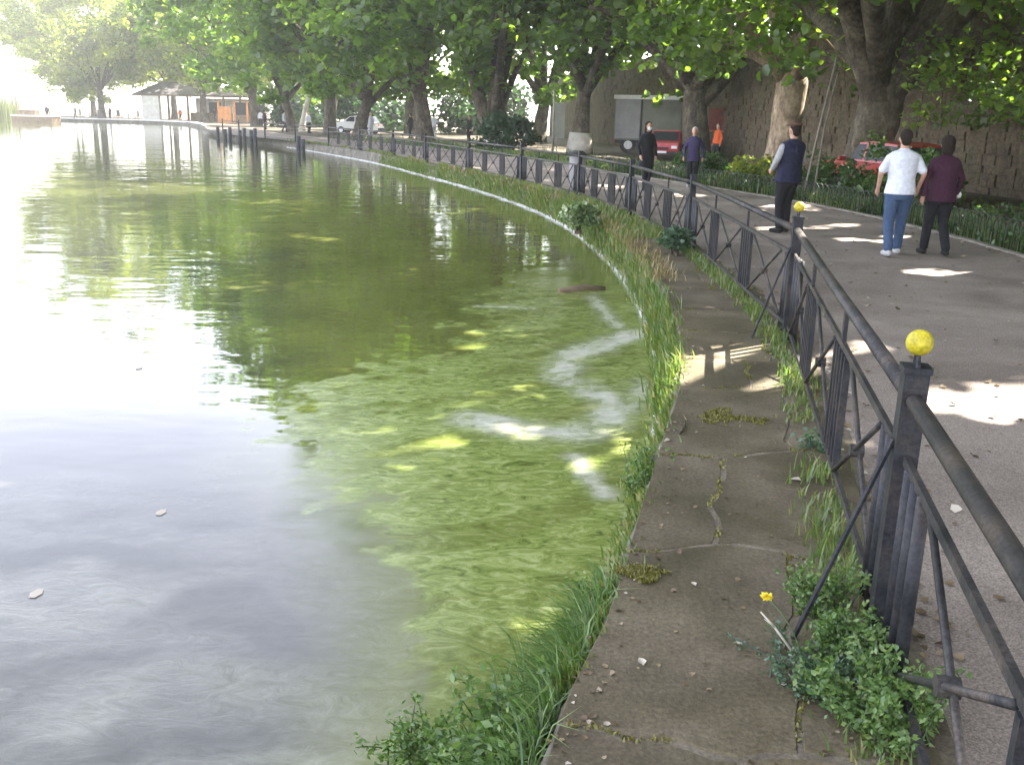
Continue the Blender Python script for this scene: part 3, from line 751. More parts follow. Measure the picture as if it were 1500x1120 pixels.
clone(pale1, (-54, 156, 0), 2.0, (1.0, .95), 'yellow-green tree behind the stone pillar of the pavilion')
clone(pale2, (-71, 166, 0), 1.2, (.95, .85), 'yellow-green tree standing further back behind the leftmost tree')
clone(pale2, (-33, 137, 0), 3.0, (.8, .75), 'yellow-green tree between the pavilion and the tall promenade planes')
# pale sunlit trunks far along the bank
for x_, y_, lx, lab in ((-19.3, 88.5, .9, 'slim pale sunlit trunk left of its twin beyond the fence end'), (-16.6, 88.0, .7, 'slim pale sunlit trunk right of its twin beyond the fence end')):
    t = thing('young_plane_tree', (x_, y_, 0), lab, 'tree', 'slim pale trunks beyond the fence')
    me, cl = make_crown(int(-x_ * 10), 2.6, 4.0, 8.5, 30, 90, .4, 1.0)
    trunk_mesh(int(y_), .26, 3.6, (lx, 0), cl, 4).build('trunk', M['bark_sunlit'], t, smooth=True); link_mesh('crown', me, t, [M['leaf']])
# small broad tree with low light leaves in front of the wall
plane_tree((13.0, 23.2, 0), 'low spreading tree with light leaves in front of the castle wall at right', 41, 3.4, 1.7, 4.6, .16, 1.3, (.3, 0), 46, 110, .15, leaf='leaf', clump_r=.75, group=None, name='small_tree', nlimb=6)

# shrubs in the bed
def shrub(loc, r, h, label, seed, leaf='bush', size=.09, n=26, per=110, name='shrub', group='shrubs in the bed beyond the path'):
    t = thing(name, loc, label, 'shrub', group)
    me, cl = make_crown(seed, r, .12, h, n, per, size, max(.16, r * .38), loc)
    link_mesh('foliage', me, t, [M[leaf]])
    mb = MB(); rg = random.Random(seed)
    for i in range(6):
        q = cl[i]; mb.tube(bez((rg.uniform(-.06, .06), rg.uniform(-.06, .06), -.05), (q[0] * .3, q[1] * .3, q[2] * .6), q, 5), [.02, .017, .013, .01, .006], 5)
    mb.build('stem', M['bark'], t)
    return t
shrub((8.2, 22.6, 0), .9, 1.5, 'dark bushy shrub at the foot of the huge trunk', 51)
shrub((7.7, 25.0, 0), .8, 1.1, 'rounded green shrub behind the man in the flat cap', 52)
shrub((9.05, 21.6, 0), .8, 1.35, 'green shrub left of the red parked car', 53)
shrub((6.7, 27.6, 0), .8, .75, 'low yellow-green shrub lit by the sun at the path edge', 54, 'leaf_sunlit')
shrub((5.9, 31.0, 0), .9, .8, 'grey-green shrub left of the sunlit yellow-green one', 55)
shrub((-.6, 49.0, 0), 1.5, 1.9, 'dark blue-green bush between the twin trunk and limewashed tree', 56, 'leaf_dark', .16, 36)
shrub((10.9, 19.2, 0), .7, .9, 'green shrub right of the woman in maroon', 57)
shrub((1.12, 17.0, -.12), .3, .5, 'pale flowering bush growing from the quay wall over the water', 58, 'pale_flower', .06, 30, 110, group=None)
shrub((2.22, 13.3, 0), .17, .42, 'small bluish weed bush at the foot of the fence', 59, 'weed_blue', .06, 16, 90, group=None)

for k, (x_, y_, r_, h_, lab) in enumerate(((-15, 100, 4.5, 4.2, 'dark bushy thicket behind the white parked car'), (-4, 92, 5, 4.6, 'dark bushy thicket behind the far walker in white'), (-24, 112, 4.5, 4.4, 'dark bushy thicket behind the slim pale trunks'))):
    shrub((x_, y_, 0), r_, h_, lab, 90 + k, 'leaf_dark', .4, 60, 90, 'thicket', 'thickets behind the promenade trees')
# ground cover and grass -------------------------------------------------
def blades(name, P, h, lean, w, rnd, mat, seed=0, bend=None):
    rg = np.random.default_rng(seed); n = len(P)
    a = rg.uniform(0, 2 * np.pi, n); dx, dy = np.cos(a), np.sin(a)
    ln = lean * rg.uniform(.2, 1.2, n) * h
    bd = np.zeros((n, 2)) if bend is None else bend * h[:, None]
    px_, py_ = -dy * w / 2, dx * w / 2
    V = np.zeros((n, 5, 3))
    for k, (t, ww) in enumerate(((0, 1), (0, -1), (.55, .75), (.55, -.75), (1, 0))):
        V[:, k, 0] = P[:, 0] + px_ * ww + (dx * ln + bd[:, 0]) * t ** 2
        V[:, k, 1] = P[:, 1] + py_ * ww + (dy * ln + bd[:, 1]) * t ** 2
        V[:, k, 2] = P[:, 2] + h * t - 0.3 * (ln if bend is None else ln + np.hypot(bd[:, 0], bd[:, 1])) * t ** 3
    lp = np.array([0, 1, 3, 2, 2, 3, 4]); loops = (np.arange(n)[:, None] * 5 + lp).ravel()
    starts = (np.arange(n)[:, None] * 7 + np.array([0, 4])).ravel()
    me = np_mesh(name, V.reshape(-1, 3), loops, starts, rnd=np.repeat(rnd, 5))
    return link_mesh(name, me, None, [mat])

rg = np.random.default_rng(77)
def strip_pts(n, y0, y1, fx, off, sd, z, patch=0.45, sc=.9, seed=0):
    y = y0 + (y1 - y0) * rg.random(n * 3) ** 1.25
    keep = fbm(y * sc + seed, y * 0 + seed * 1.7, 3) > patch
    y = y[keep][:n]
    x = fx(y) + off + rg.normal(0, sd, len(y))
    return np.c_[x, y, np.broadcast_to(z, len(y))]
# grass along the foot of the fence
P = strip_pts(4600, 1.6, 30, fence_x, -.10, .07, -.005, .40, 1.1, 1)
h = rg.uniform(.03, .15, len(P)) * np.where(fbm(P[:, 1] * 2.2, P[:, 1] * 0, 2) > .5, 1.2, .6); 
setp(blades('fence_grass', P, h, .55, .008 + P[:, 1] * .0006, np.clip(rg.normal(.42, .25, len(P)), 0, 1), M['grass'], 1), 'green and yellow grass growing along the foot of the iron fence', 'grass', kind='stuff')
# weeds on the quay edge and wall
P1 = strip_pts(4200, 2.9, 9, bank_x, 0.0, .045, -.03, .30, 1.5, 3); P1[:, 2] -= rg.uniform(0, .34, len(P1)) ; P1[:, 0] -= (-.03 - P1[:, 2]) * .28
P2 = strip_pts(15000, 7, 44, bank_x, -.03, .06, -.03, .22, .6, 4); P2[:, 2] -= rg.uniform(0, .40, len(P2)); P2[:, 0] -= (-.03 - P2[:, 2]) * .28
h1 = rg.uniform(.03, .11, len(P1)); h2 = rg.uniform(.05, .24, len(P2)) * np.clip(fbm(P2[:, 1] * 1.2, P2[:, 1] * 0, 2) * 1.7, .35, 1.4)
P = np.r_[P1, P2]; h = np.r_[h1, h2]
bend = np.c_[np.full(len(P), -.28), np.full(len(P), -.05)]
setp(blades('bank_weeds', P, h, .45, .009 + P[:, 1] * .0007, np.clip(rg.normal(.5, .26, len(P)), 0, 1), M['grass'], 2, bend), 'green and yellowing weeds growing out of the quay wall', 'weeds', kind='stuff')
P = strip_pts(1500, 11, 40, bank_x, .05, .12, -.005, .38, .5, 8)
setp(blades('dry_weeds', P, rg.uniform(.05, .17, len(P)), .7, .008 + P[:, 1] * .0007, np.clip(rg.normal(.45, .25, len(P)), 0, 1), M['dry'], 3), 'rusty dry weeds on the quay edge', 'weeds', kind='stuff')
# creeping growth on the far apron
P = np.c_[rg.uniform(0, 1, 5000), 15 + 45 * rg.random(5000) ** 1.3]
P = np.c_[bank_x(P[:, 1]) + (fence_x(P[:, 1]) - bank_x(P[:, 1])) * P[:, 0], P[:, 1]]
kk = fbm(P[:, 0] * .9, P[:, 1] * .45, 3) > .46; P = P[kk]
P = np.c_[P, np.full(len(P), -.003)]
setp(blades('apron_weeds', P, rg.uniform(.05, .22, len(P)), .7, .012 + P[:, 1] * .0006, np.clip(rg.normal(.62, .25, len(P)), 0, 1), M['grass'], 4), 'yellowish weeds covering the far part of the quay top', 'weeds', kind='stuff')
# bed beyond the kerb: ivy-like ground cover and litter
Q = np.c_[rg.uniform(.05, 6.5, 26000), 9 + 60 * rg.random(26000) ** 1.6]
Q = np.c_[kerb_x(Q[:, 1]) + .12 + Q[:, 0] * np.clip(rg.random(26000), .15, 1), Q[:, 1], rg.uniform(-.03, .26, 26000)]
kk = (fbm(Q[:, 0] * .8, Q[:, 1] * .5, 3) + np.clip(.9 - (Q[:, 0] - kerb_x(Q[:, 1])), 0, 1) * .22 > .50) & (Q[:, 0] < np.interp(Q[:, 1], WL[:, 1], WL[:, 0]) - .3); Q = Q[kk]
setp(link_mesh('ground_cover', leaf_mesh('ground_cover', Q, rg.uniform(.06, .13, len(Q)), np.clip(rg.normal(.45, .25, len(Q)), 0, 1), .6, TM_SMALL, TM_SMALL_F, 5), None, [M['bush']]), 'leafy green ground cover in the bed beyond the hoop fence', 'ground cover', kind='stuff')
Q = np.c_[rg.uniform(.1, 6, 9000), 9 + 40 * rg.random(9000) ** 1.4]
Q = np.c_[kerb_x(Q[:, 1]) + .15 + Q[:, 0], Q[:, 1], np.full(9000, -.045)]
setp(link_mesh('leaf_litter', leaf_mesh('leaf_litter', Q, rg.uniform(.06, .14, 9000), rg.random(9000), 2.5, TMPL, TMPL_F, 6), None, [M['litter']]), 'dry brown leaves lying on the bed under the trees', 'leaf litter', kind='stuff')
# crumbs of leaf and grit on the apron and path edge
n = 800
y = 2.3 + 14 * rg.random(n) ** 1.5; u = np.where(rg.random(n) < .5, rg.normal(.97, .06, n), rg.normal(.06, .06, n)); u = np.where(rg.random(n) < .25, rg.random(n), u)
x = bank_x(y) + (fence_x(y) - bank_x(y)) * u
setp(link_mesh('apron_litter', leaf_mesh('apron_litter', np.c_[x, y, np.full(n, .006)], rg.uniform(.006, .026, n), rg.random(n) ** 1.2, 3, TMPL, TMPL_F, 8), None, [M['litter']]), 'small dry leaves and crumbs scattered on the quay slabs', 'litter', kind='stuff')

n = 1500
y = 3 + 26 * rg.random(n) ** 1.3; u = rg.random(n); u = np.where(rg.random(n) < .5, u ** 3 * .5, 1 - u ** 3 * .5)
x = fence_x(y) + .15 + (kerb_x(y) - fence_x(y) - .2) * u
setp(link_mesh('path_litter', leaf_mesh('path_litter', np.c_[x, y, np.full(n, .006)], rg.uniform(.02, .06, n), rg.random(n) ** .9, 3, TMPL, TMPL_F, 9), None, [M['litter']]), 'dry leaves and bits scattered on the path', 'litter', kind='stuff')
P = np.c_[np.zeros(15000), 8 + 40 * rg.random(15000) ** 1.5]; P[:, 0] = kerb_x(P[:, 1]) + .2 + np.abs(rg.normal(0, .7, 15000)); kk = fbm(P[:, 0] * .9, P[:, 1] * .8, 3) > .40; P = P[kk]
setp(blades('bed_grass', np.c_[P, np.full(len(P), -.06)], rg.uniform(.15, .45, len(P)), .45, .012 + P[:, 1] * .0007, np.clip(rg.normal(.55, .22, len(P)), 0, 1), M['grass'], 14), 'long green leaves growing behind the hoop edging', 'grass', kind='stuff')
Pj = []
for i in range(1, 22):
    for u in np.linspace(0, 1, 60): Pj.append(apron_pt(u, cross(i, u)))
    for c in range(1, len(CUT[i]) - 1):
        for t in np.linspace(0, 1, 60): Pj.append(apron_pt(length(i, c, t), cross(i, length(i, c, t)) * (1 - t) + cross(i + 1, length(i, c, t)) * t))
Pj = np.repeat(np.array(Pj), 6, 0); Pj = Pj + rg.normal(0, .008, Pj.shape)
Pj = Pj[(fbm(Pj[:, 0] * 4, Pj[:, 1] * 4, 3) > .50) & (Pj[:, 1] > 1.5)]
setp(blades('joint_moss', np.c_[Pj, np.full(len(Pj), -.003)], rg.uniform(.006, .02, len(Pj)), .8, .008, rg.random(len(Pj)), M['moss'], 33), 'moss and crumbs in the joints of the quay slabs', 'moss', kind='stuff')
# moss cushions
def moss(cx, cy, rx, ry, n, label, seed):
    rq = np.random.default_rng(seed)
    a = rq.uniform(0, 2 * np.pi, n); r_ = rq.random(n) ** .6
    P = np.c_[cx + rx * r_ * np.cos(a), cy + ry * r_ * np.sin(a), np.full(n, .004)]
    k = fbm(P[:, 0] * 12, P[:, 1] * 12, 3) > .34 + .25 * r_; P = P[k]
    o = blades('moss_patch', P, rq.uniform(.008, .02, len(P)), .8, .007, rq.random(len(P)), M['moss'], seed)
    setp(o, label, 'moss', kind='thing')
moss(1.40, 5.86, .26, .20, 2600, 'yellow-brown moss patch right across the middle of the quay slabs', 61)
moss(.56, 3.66, .12, .10, 1500, 'yellow-green moss patch at the quay edge near the front', 62)

# ------------------------------------------------------------------ iron fence
fence = thing('iron_fence', (1.36, 3.12, 0), 'dark painted iron fence with crossed braces and tube handrail along the quay', 'fence')
ZB, ZM, ZT = .12, .74, .95
FP = [Vector((p[0], p[1], 0)) for p in FPOST]
for i, p in enumerate(FP):
    d = (FP[min(i + 1, len(FP) - 1)] - FP[max(i - 1, 0)]).normalized(); rz = math.atan2(d.y, d.x)
    nrm = Vector((d.y, -d.x, 0))
    b = MB().box((p.x, p.y, .52), (.08, .08, 1.05), rz).box((p.x, p.y, 1.052), (.092, .092, .022), rz)
    post = b.build('post', M['iron'], fence, world=True)
    if i < 11:
        for k in (-.37, -.255, -.14, .14, .255, .37):
            q = p + d * k
            MB().tube([(q.x, q.y, .02), (q.x, q.y, ZM - .005)], .023, 8).build('bar', M['iron'], post, smooth=True, world=True)
        lake_side = p - nrm * .30 - d * .02
        MB().tube([tuple(p + Vector((0, 0, .80)) - nrm * .04), (lake_side.x, lake_side.y, .0)], .011, 6).build('stay', M['iron'], fence, world=True)
    if i in (1, 2):
        for s_ in (-1, 1):
            MB().tube([(p.x + d.x * s_ * .026, p.y + d.y * s_ * .026, 1.06), (p.x + d.x * s_ * .012, p.y + d.y * s_ * .012, 1.105)], .009, 6).build('prong', M['iron'], post, world=True)
        bb = MB().ball((p.x, p.y, 1.142), .044, 20, 14)
        bl = bb.build('ball_finial', M['yellow'], post, smooth=True, world=True)
        bl['label'] = 'yellow pitted ball on the nearest post' if i == 1 else 'yellow ball on the second post'
for i in range(len(FP) - 1):
    p, q = FP[i], FP[i + 1]; v = q - p; Ln = v.length; d = v / Ln
    at = lambda s, z: tuple(p + d * s + Vector((0, 0, z)))
    far_ = i >= 11
    sag = random.Random(i).uniform(-.012, .012)
    MB().tube([at(.055, ZT), at(Ln * .5, ZT + sag), at(Ln - .055, ZT)], .029, 10).build('handrail', M['rail'], fence, smooth=True, world=True)
    MB().bar(at(.05, ZM), at(Ln - .05, ZM), .02, .034).build('middle_rail', M['rail'], fence, world=True)
    MB().bar(at(.05, ZB), at(Ln - .05, ZB), .02, .034).build('bottom_rail', M['rail'], fence, world=True)
    if far_: continue
    cs = [Ln / 3, 2 * Ln / 3]
    hw = .25
    for c in cs:
        for k in (-2, -1, 0, 1, 2):
            s_ = c + k * .105
            MB().box(at(s_, (ZB + ZM) / 2), (.034, .034, ZM - ZB - .036), math.atan2(d.y, d.x)).build('bar', M['iron'], fence, world=True)
        MB().bar(at(c + .01, ZM + .018), at(c + .01, ZT - .03), .022, .022).build('rail_strut', M['iron'], fence, world=True)
    edges = [(.42, cs[0] - hw), (cs[0] + hw, cs[1] - hw), (cs[1] + hw, Ln - .42)]
    for a_, b_ in edges:
        off = Vector((d.y, -d.x, 0)) * .012
        for s_, (za, zb_) in ((1, (ZB + .02, ZM - .02)), (-1, (ZM - .02, ZB + .02))):
            MB().tube([tuple(Vector(at(a_, za)) + off * s_), tuple(Vector(at(b_, zb_)) + off * s_)], .0125, 7).build('cross_brace', M['rail'], fence, smooth=True, world=True)
        m_ = Vector(at((a_ + b_) / 2, (ZB + ZM) / 2)); nn = Vector((d.y, -d.x, 0))
        MB().tube([tuple(m_ - nn * .03), tuple(m_ + nn * .03)], .03, 10).build('brace_joint', M['rail'], fence, world=True)

# hoop edging along the bed
hf = thing('hoop_fence', (kerb_x(14.0) + .25, 14, 0), 'low green wire hoop edging between the path and the planted bed', 'edging fence')
M['hoop'] = surf('green_wire', (0.018, 0.03, 0.02), (0.04, 0.055, 0.035), 8, .5)
y_ = 9.0; hp = None
while y_ < 34:
    a = np.array([kerb_x(y_) + .2, y_]); b = np.array([kerb_x(y_ + .36) + .2, y_ + .36]); 
    pts = [(a[0], a[1], -.05), (a[0], a[1], .30)] + [(*(a + (b - a) * (.5 - .5 * math.cos(t))), .30 + .17 * math.sin(t)) for t in np.linspace(.3, 2.84, 6)] + [(b[0], b[1], .30), (b[0], b[1], -.05)]
    MB().tube(pts, .013, 5).build('hoop', M['hoop'], hf, smooth=True, world=True)
    y_ += .22

# ------------------------------------------------------------------ near plants
def leafy_plant(name, loc, label, cat, seed, nst, height, spread, lsz, mat, nleaf, up=.5):
    t = thing(name, loc, label, cat)
    rq = np.random.default_rng(seed); mb = MB(); C = []; T = []
    for i in range(nst):
        a = rq.uniform(0, 2 * np.pi); s = spread * rq.uniform(.2, 1); hgt = height * rq.uniform(.5, 1.1)
        b = np.array([rq.normal(0, spread * .25), rq.normal(0, spread * .25), -.03]); e = b + np.array([math.cos(a) * s, math.sin(a) * s, hgt])
        mid = (b + e) / 2 + np.array([0, 0, hgt * .3]); P = bez(b, mid, e, 6)
        mb.tube(P, [.004, .0035, .003, .0026, .002, .001], 5)
        tt = rq.uniform(.2, 1.0, nleaf)
        Q = np.array([(1 - x) ** 2 * b + 2 * x * (1 - x) * mid + x * x * e for x in tt])
        C.append(Q + rq.normal(0, lsz * .7, Q.shape)); dd = rq.normal(size=Q.shape); dd[:, 2] *= .4; T.append(dd)
    C = np.concatenate(C); T = np.concatenate(T)
    mb.build('stem', M[mat], t)
    link_mesh('leaves', leaf_mesh('leaves', C, lsz * rq.uniform(.6, 1.3, len(C)), np.clip(rq.normal(.5, .25, len(C)), 0, 1), up, TM_SMALL, TM_SMALL_F, seed, T), t, [M[mat]])
    return t
leafy_plant('leafy_weed', (1.17, 2.62, 0), 'big fresh green leafy weed at the fence foot in the front corner', 'weed', 71, 60, .24, .22, .024, 'weed', 62)
leafy_plant('leafy_weed', (1.20, 3.02, 0), 'green weed clump between the stay and the nearest post', 'weed', 72, 40, .20, .15, .022, 'weed', 50)
leafy_plant('leafy_weed', (1.22, 3.34, 0), 'tall narrow green weed just behind the nearest post stay', 'weed', 73, 34, .22, .13, .022, 'weed', 46)
leafy_plant('leafy_weed', (1.80, 5.3, 0), 'bluish weed against the bottom rail halfway along the first fence bay', 'weed', 74, 14, .12, .12, .035, 'weed_blue', 18)
fw = leafy_plant('flowering_weed', (1.03, 2.90, 0), 'sprawling blue-green weed with one yellow flower on the quay slabs', 'weed', 75, 40, .12, .24, .019, 'weed_blue', 40)
mb = MB(); mb.tube(bez((0, 0, .02), (-.04, .04, .2), (-.13, .10, .25), 7), .0028, 5); mb.build('flower_stalk', M['weed'], fw)
rq = np.random.default_rng(5); a = np.linspace(0, 2 * np.pi, 40); Cc = np.c_[-.13 + .010 * np.cos(a), .10 + .010 * np.sin(a), np.full(40, .255) + rq.uniform(-.003, .004, 40)]
link_mesh('flower', leaf_mesh('flower', Cc, .022, rq.random(40), 1.2, TM_SMALL, TM_SMALL_F, 3, np.c_[np.cos(a), np.sin(a), .15 + 0 * a]), fw, [M['petal']])
ds = thing('dry_stalk', (1.02, 3.0, 0), 'pale dry stalk leaning over the slabs beside the yellow flower', 'stalk')
MB().tube([(0, 0, .03), (-.06, .06, .10), (-.10, .12, .13)], [.005, .0045, .003], 6).tube([(-.06, .06, .10), (-.10, .07, .13)], [.003, .0015], 5).build('stem', M['white_leaf'], ds, smooth=True)
# bank tuft in the foreground: long grass and broad leaves hanging over the water
rq = np.random.default_rng(15); n = 4200
y = rq.uniform(1.7, 3.7, n); x = bank_x(y) - .05 - np.abs(rq.normal(0, .15, n)); z = -.02 - (bank_x(y) - x) * 1.5 + rq.uniform(-.08, .03, n)
P = np.c_[x, y, np.clip(z, -.47, 0)]
tf = thing('grass_tuft', (.1, 2.8, -.1), 'long fresh green grass tuft hanging from the quay edge in front', 'grass tuft')
o = blades('blades', P - np.array(tf.location), rq.uniform(.07, .27, n), 1.0, .008, np.clip(rq.normal(.5, .28, n), 0, 1), M['weed'], 16, np.c_[np.full(n, -.32), rq.normal(-.08, .2, n)]); o.parent = tf
leafy_plant('bank_plant', (-.02, 2.75, -.30), 'leafy light green plant among the long grass at the water edge', 'plant', 76, 34, .30, .24, .036, 'weed', 34)
leafy_plant('bank_plant', (.02, 2.2, -.28), 'bright green plant at the bottom of the picture below the quay edge', 'plant', 77, 38, .32, .26, .034, 'weed', 38)
leafy_plant('bank_plant', (-.30, 2.95, -.40), 'sprawling leafy plant furthest out over the water by the long grass', 'plant', 80, 36, .17, .22, .026, 'weed', 36)
leafy_plant('bank_plant', (-.25, 2.35, -.40), 'light green plant with small leaves left of the long grass at the bottom', 'plant', 81, 40, .24, .26, .028, 'weed', 36)
leafy_plant('bank_plant', (.42, 3.75, -.30), 'small green plant on the quay wall under the front moss patch', 'plant', 78, 26, .24, .16, .028, 'weed', 30)
leafy_plant('bank_plant', (.78, 5.2, -.32), 'tall thin green plant on the quay wall opposite the big moss patch', 'plant', 79, 26, .34, .14, .028, 'weed', 30)
# loose bits lying about
def flat_leaf(x, y, s, rz, label):
    o = MB(); V = [(0, 0, .004), (-.35, .3, .02), (-.2, .8, .012), (0, 1.15, .004), (.25, .75, .016), (.35, .3, .022)]
    c, s_ = math.cos(rz), math.sin(rz)
    o.add([(x + s * (a * c - b * s_), y + s * (a * s_ + b * c), .004 + h * s * 12) for a, b, h in V], [(0, 3, 2, 1), (0, 5, 4, 3)])
    return setp(o.build('fallen_leaf', M['white_leaf'], smooth=True), label, 'leaf', 'bleached leaves on the quay slabs')
flat_leaf(1.55, 4.76, .055, 1.3, 'bleached leaf lying near the bottom rail of the first fence bay')
flat_leaf(.77, 3.55, .032, .4, 'bleached leaf in the middle of the slabs behind the yellow flower')
flat_leaf(.95, 5.38, .05, 2.2, 'bleached leaf at the quay edge beside the big moss patch')
flat_leaf(.86, 3.10, .03, 1.0, 'bleached leaf left of the pale dry stalk')
flat_leaf(.48, 2.95, .045, .2, 'bleached leaf at the quay edge beside the long grass tuft')
tw = MB().tube([(1.02, 5.50, .012), (1.07, 5.62, .02), (1.10, 5.75, .014)], [.009, .008, .004], 6).tube([(1.07, 5.62, .02), (1.04, 5.70, .03)], [.005, .003], 5)
setp(tw.build('twig', M['bark'], smooth=True), 'dark forked twig lying at the quay edge before the big moss patch', 'twig')
st_ = MB().tube([(.62, 12.75, -.445), (.95, 12.95, -.43), (1.25, 13.0, -.44)], [.05, .06, .04], 8, rough=.2)
setp(st_.build('driftwood', M['wood'], smooth=True), 'brown driftwood log floating by the quay wall among algae', 'driftwood')
for k, (x_, y_) in enumerate(((-2.05, 5.2), (-3.4, 8.4), (-2.3, 4.2))):
    flat = MB(); flat.add([(x_ + .03 * math.cos(t), y_ + .05 * math.sin(t), WATER_Z + .004) for t in np.linspace(0, 5.2, 6)], [tuple(range(6))])
    setp(flat.build('floating_leaf', M['white_leaf']), ['white speck of leaf floating in the middle of the sky reflection', 'white speck of leaf floating highest on the sky reflection', 'white speck of leaf floating at the left on the grey water'][k], 'leaf', 'pale leaves floating on the lake')

# ------------------------------------------------------------------ people
PENDING = []
def remesh_later(o, voxel, smooth=3):
    m = o.modifiers.new('r', 'REMESH'); m.mode = 'VOXEL'; m.voxel_size = voxel; m.use_smooth_shade = True
    s = o.modifiers.new('s', 'SMOOTH'); s.factor = .5; s.iterations = smooth
    PENDING.append(o)

def chain(mb, pts, rad, n=10):
    P = [np.array(p, float) for p in pts]
    P2 = []; R2 = []
    for i in range(len(P) - 1):
        for t in ((0, .5) if i < len(P) - 2 else (0, .5, 1)):
            P2.append(tuple(P[i] + (P[i + 1] - P[i]) * t)); R2.append(rad[i] + (rad[i + 1] - rad[i]) * t)
    d0 = np.array(P2[0]) - np.array(P2[1]); d0 /= np.linalg.norm(d0); d1 = np.array(P2[-1]) - np.array(P2[-2]); d1 /= np.linalg.norm(d1)
    P2 = [tuple(np.array(P2[0]) + d0 * R2[0] * .7)] + P2 + [tuple(np.array(P2[-1]) + d1 * R2[-1] * .7)]; R2 = [R2[0] * .55] + R2 + [R2[-1] * .55]
    mb.tube(P2, R2, n)

def hand(mb, w, e, side):
    w = np.array(w); d = w - np.array(e); d /= np.linalg.norm(d)
    f = np.array([0, 1, 0.]); f -= d * f.dot(d); f /= np.linalg.norm(f); sidev = np.cross(d, f)
    chain(mb, [w, w + d * .045, w + d * .09], [.026, .034, .034], 8)
    for k, ln in enumerate((.062, .072, .068, .052)):
        b = w + d * .09 + f * (.027 - .018 * k)
        chain(mb, [b, b + d * ln * .55 - sidev * side * .008, b + d * ln * .9 - sidev * side * .028], [.0095, .0088, .0075], 6)
    b = w + d * .03 + f * .03
    chain(mb, [b, b + f * .022 + d * .03, b + f * .024 + d * .058], [.012, .0105, .009], 6)

